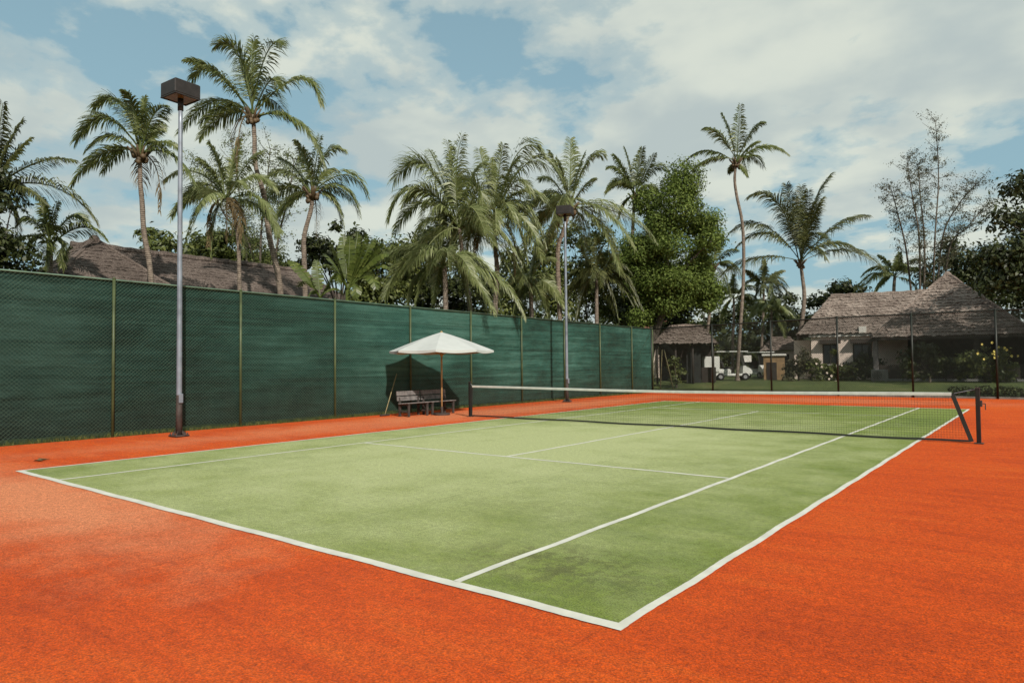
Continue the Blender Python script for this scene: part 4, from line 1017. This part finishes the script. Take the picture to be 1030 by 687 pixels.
# ------------------------------------------------------------------ golf carts and garden bits
def wheel(mb, x, y, r=.23, w=.2):
    n_ = 16; pr = [(r*.55, -w/2), (r*.92, -w/2), (r, -w*.3), (r, w*.3), (r*.92, w/2), (r*.55, w/2)]
    vs = []
    for rr, yy in pr:
        for j in range(n_):
            a = 2*math.pi*j/n_; vs.append((x+rr*math.cos(a), y+yy, r+rr*math.sin(a)))
    mb.add(vs, [(i*n_+j, (i+1)*n_+j, (i+1)*n_+(j+1) % n_, i*n_+(j+1) % n_) for i in range(len(pr)-1) for j in range(n_)])
def golf_cart(label, cargo):
    r = lthing('golf_cart', label, 'golf cart', 'golf carts parked beyond the far fence')
    mb = MB(); mb.box((0, 0, .34), (2.1, 1.05, .16), 0, 0, .04)
    prof = [(.62, .42), (1.18, .40), (1.22, .52), (1.1, .72), (.78, .92), (.66, .92)]
    n_ = len(prof); vs = [(x, y, z) for y in (-.52, .52) for x, z in prof]
    mb.add(vs, [tuple(range(n_-1, -1, -1)), tuple(range(n_, 2*n_))]+[(i, (i+1) % n_, n_+(i+1) % n_, n_+i) for i in range(n_)])
    mb.box((-.55, 0, .56), (.95, 1.05, .30), 0, 0, .06); obj('body', mb, M['cartwhite'], r)
    mb = MB(); mb.box((-.25, 0, .77), (.55, 1.0, .13), 0, 0, .04); obj('seat', mb, M['seatdark'], r)
    mb = MB(); mb.beam((-.52, 0, .82), (-.64, 0, 1.18), 1.0, .10, up=V((1, 0, 0))); obj('backrest', mb, M['seatdark'], r)
    mb = MB(); mb.box((0, 0, 1.80), (1.95, 1.15, .07), 0, 0, .03); obj('roof', mb, M['cartwhite'], r)
    for sx_ in (1, -1):
        for sy_ in (1, -1):
            mb = MB(); mb.tube([(.82*sx_ if sx_ > 0 else -.85, .5*sy_, .6), (.62*sx_ if sx_ > 0 else -.85, .5*sy_, 1.78)], .022, 6); obj('roof_post', mb, M['seatdark'], r)
    mb = MB(); mb.quad((.80, -.47, .93), (.80, .47, .93), (.66, .47, 1.72), (.66, -.47, 1.72)); mb.quad((.79, .47, .93), (.79, -.47, .93), (.65, -.47, 1.72), (.65, .47, 1.72)); obj('windshield', mb, M['glass'] if not cargo else M['aluminium'], r)
    mb = MB(); mb.tube([(.62, .25, .8), (.38, .25, 1.0)], .02, 6)
    pts = [(.37+.12*math.cos(a)*.5, .25+.17*math.sin(a), 1.0+.12*math.cos(a)) for a in [i*math.pi/6 for i in range(13)]]; mb.tube(pts, .014, 5); obj('steering_wheel', mb, M['rubber'], r)
    for x in (.78, -.72):
        for y in (-.48, .48):
            mb = MB(); wheel(mb, x, y); w_ = obj('wheel', mb, M['rubber'], r, smooth=True)
            mb = MB(); n_ = 14; sg = 1 if y > 0 else -1; mb.tube([(x, y-.07, .23), (x, y+.07, .23)], .13, n_); obj('rim', mb, M['aluminium'], w_)
    for y in (-.36, .36):
        mb = MB(); mb.lathe((1.16, y, .60), [(.0, -.05), (.07, -.04), (.08, .0), (.07, .04), (.01, .05)], 10); obj('headlight', mb, M['aluminium'], r)
    if cargo:
        mb = MB(); mb.box((-1.25, 0, 1.02), (.95, 1.15, .98), 0, 0, .03); mb.box((-1.25, 0, .48), (.9, 1.0, .06)); obj('cargo_box', mb, M['cartwhite'], r)
    return r
a = golf_cart('white golf cart with square cargo box on its back, left of a tall palm trunk', True)
gp = garden(735.5, 383.5, 43.5); place(a, gp, ROT+math.radians(-8)); print('cart', gp)
b = golf_cart('golf cart with a pale roof seen from its front, left of the tan board wall', False)
gp = garden(764.5, 382, 48); place(b, gp, ROT+math.radians(-78))
gp = garden(751, 382, 43.5)
root = thing('notice_board', 'small white notice board on a thin post between the two golf carts', 'sign', gp)
mb = MB(); mb.tube([gp, gp+V((0, 0, 1.75))], .035, 8); obj('post', mb, M['darkpost'], root)
mb = MB(); mb.box(gp+V((0, 0, 1.35))-FH*.06, (.62, .03, .42), ROT, 0, .006); obj('board', mb, M['trimwhite'], root)
# tan hut right of the carts
u0 = 779; g0 = garden(779, 383, 43); root = lthing('board_hut', 'narrow tan board hut with white roof edge between the carts and the bushes', 'hut')
mb = MB(); mb.box((0, .9, .75), (1.25, 1.6, 1.5)); obj('wall', mb, M['tanwood'], root)
mb = MB(); mb.box((0, .9, 1.57), (1.45, 1.9, .13), 0, 0, .02); obj('roof', mb, M['trimwhite'], root)
mb = MB(); mb.box((-.15, .085, .55), (.6, .05, 1.1)); obj('door', mb, M['darkwood'], root)
place(root, g0, facing(u0))
u0 = 786; g0 = garden(786, 372, 50); root = lthing('garden_shed', 'small pale roofed shed under the sturdy palm behind the tan hut', 'shed')
mb = MB(); mb.box((0, .8, .95), (1.9, 1.8, 1.9)); obj('wall', mb, M['plaster'], root)
mb = MB(); thatch_face(mb, V((-.6, .8, 3.0)), V((.6, .8, 3.0)), V((-1.4, -.5, 1.95)), V((1.4, -.5, 1.95)), 5, rp); thatch_face(mb, V((.6, .8, 3.0)), V((-.6, .8, 3.0)), V((1.4, 2.1, 1.95)), V((-1.4, 2.1, 1.95)), 5, rp); thatch_face(mb, V((-.6, .8, 3)), V((-.6, .8, 3)), V((-1.4, 2.1, 1.95)), V((-1.4, -.5, 1.95)), 5, rp); thatch_face(mb, V((.6, .8, 3)), V((.6, .8, 3)), V((1.4, -.5, 1.95)), V((1.4, 2.1, 1.95)), 5, rp); obj('roof', mb, M['thatch'], root)
mb = MB(); mb.box((.2, -.11, .85), (.7, .05, 1.7)); obj('door', mb, M['darkwood'], root)
place(root, g0, facing(u0))
# air conditioner
gp = garden(885, 384, 37.2); root = lthing('air_conditioner', 'grey air conditioner unit on the ground at the corner of the pavilion', 'air conditioner')
mb = MB(); mb.box((0, 0, .36), (.82, .32, .60), 0, 0, .02); mb.box((-.3, 0, .03), (.06, .34, .06)); mb.box((.3, 0, .03), (.06, .34, .06)); obj('case', mb, M['acgrey'], root)
mb = MB(); n_ = 20
for rr in (.08, .15, .22): mb.tube([(-.12+rr*math.cos(a), -.172, .36+rr*math.sin(a)) for a in [2*math.pi*i/n_ for i in range(n_+1)]], .008, 4)
for k in range(4): a = k*math.pi/4; mb.tube([(-.12-.23*math.cos(a), -.17, .36-.23*math.sin(a)), (-.12+.23*math.cos(a), -.17, .36+.23*math.sin(a))], .006, 4)
obj('fan_grille', mb, M['shade'], root); place(root, gp, facing(885))
# poles leaning at the corner
for i, (bu, bv, tu, tv, lab) in enumerate([(678, 385, 668, 352, 'thin pale pole leaning left against the small shelter'), (664, 386, 666, 352, 'thin upright pale pole standing at the far fence corner')]):
    g_ = garden(bu, bv, 38.5); t_ = at(tu, tv, 38.9); mb = MB(); mb.tube([g_, t_], .03, 6)
    tag(obj('bamboo_pole', mb, M['broom'], None, org=g_, smooth=True), lab, 'pole')
# garden shrubs before the house
S = shrub
S('flowering bush with pale blooms below the left window of the pink house', 833, 40, [(835, 366, 16, 16), (822, 372, 12, 12), (846, 372, 10, 12)], 2200, .17, 'leaf_mid', 71, .35)
S('tall glossy bush in front of the right window of the pink house', 868, 40, [(872, 368, 12, 12), (858, 375, 13, 10), (880, 373, 10, 11)], 2000, .19, 'leaf_dark', 72, .38)
S('dry olive bush between the tan hut and the pink house', 803, 40.5, [(804, 366, 12, 18), (796, 372, 12, 12), (812, 374, 8, 10)], 1800, .16, 'leaf_olive', 73, .34)
S('dark bush standing before the open side of the pavilion', 935, 35.5, [(930, 366, 24, 18), (952, 370, 18, 14), (908, 374, 18, 10)], 2600, .18, 'leaf_dark', 74, .38)
fb = S('yellow flowering bush at the far right before the pavilion', 990, 34.5, [(990, 366, 22, 18), (972, 370, 16, 14), (1010, 368, 16, 16)], 2800, .18, 'leaf_mid', 75, .38)
S('leafy bush in the doorway of the small thatched shelter', 680, 40.3, [(681, 372, 9, 11)], 700, .17, 'leaf_mid', 76, .3)
def blooms(root, pts, d, mat, rad, seed):
    rp_ = random.Random(seed)
    for (u, v) in pts:
        mb = MB()
        c = at(u+rp_.uniform(-2, 2), v+rp_.uniform(-2, 2), d-1.0*rp_.random())
        for k in range(5):
            a = 2*math.pi*k/5; t = (R0*math.cos(a)+V((0, 0, 1))*math.sin(a)-FH*.4).normalized(); s_ = t.cross(FH).normalized()
            mb.add([c, c+t*rad*.6+s_*rad*.45, c+t*rad, c+t*rad*.6-s_*rad*.45], [(0, 1, 2), (0, 2, 3)])
        obj('flower', mb, mat, root)
rf = random.Random(3)
blooms(fb, [(rf.gauss(1002, 12), rf.gauss(357, 6)) for _ in range(15)], 33.5, M['flower'], .075, 4)
wb = [o for o in COL.objects if o.name.startswith('shrub') and 'pale blooms' in o.get('label', '')][0]
blooms(wb, [(826, 368), (830, 374), (838, 378), (840, 382), (834, 382), (842, 370), (822, 364), (848, 366), (836, 386-6)], 39.3, M['palebloom'], .075, 5)
# clipped hedge along the right foot of the far fence
cl = []
rh = np.random.default_rng(5)
for x in np.arange(-1.2, 9.0, .28):
    cl.append((np.array([x, BY+.55+rh.uniform(-.08, .08), .24+rh.uniform(-.04, .08)]), np.array([.3, .32, .26])))
root = thing('low_hedge', 'low dark hedge along the right foot of the far wire fence', 'hedge', (3, BY+.55, 0))
obj('foliage', leaf_arrays(cl, 4200, .11, rh, .6), M['leaf_dark'], root)
mb = MB()
for x in np.arange(-1.2, 9.0, .6): mb.tube([(x, BY+.55, -.05), (x+.04, BY+.55, .35)], .02, 5)
obj('stems', mb, M['treebark'], root)
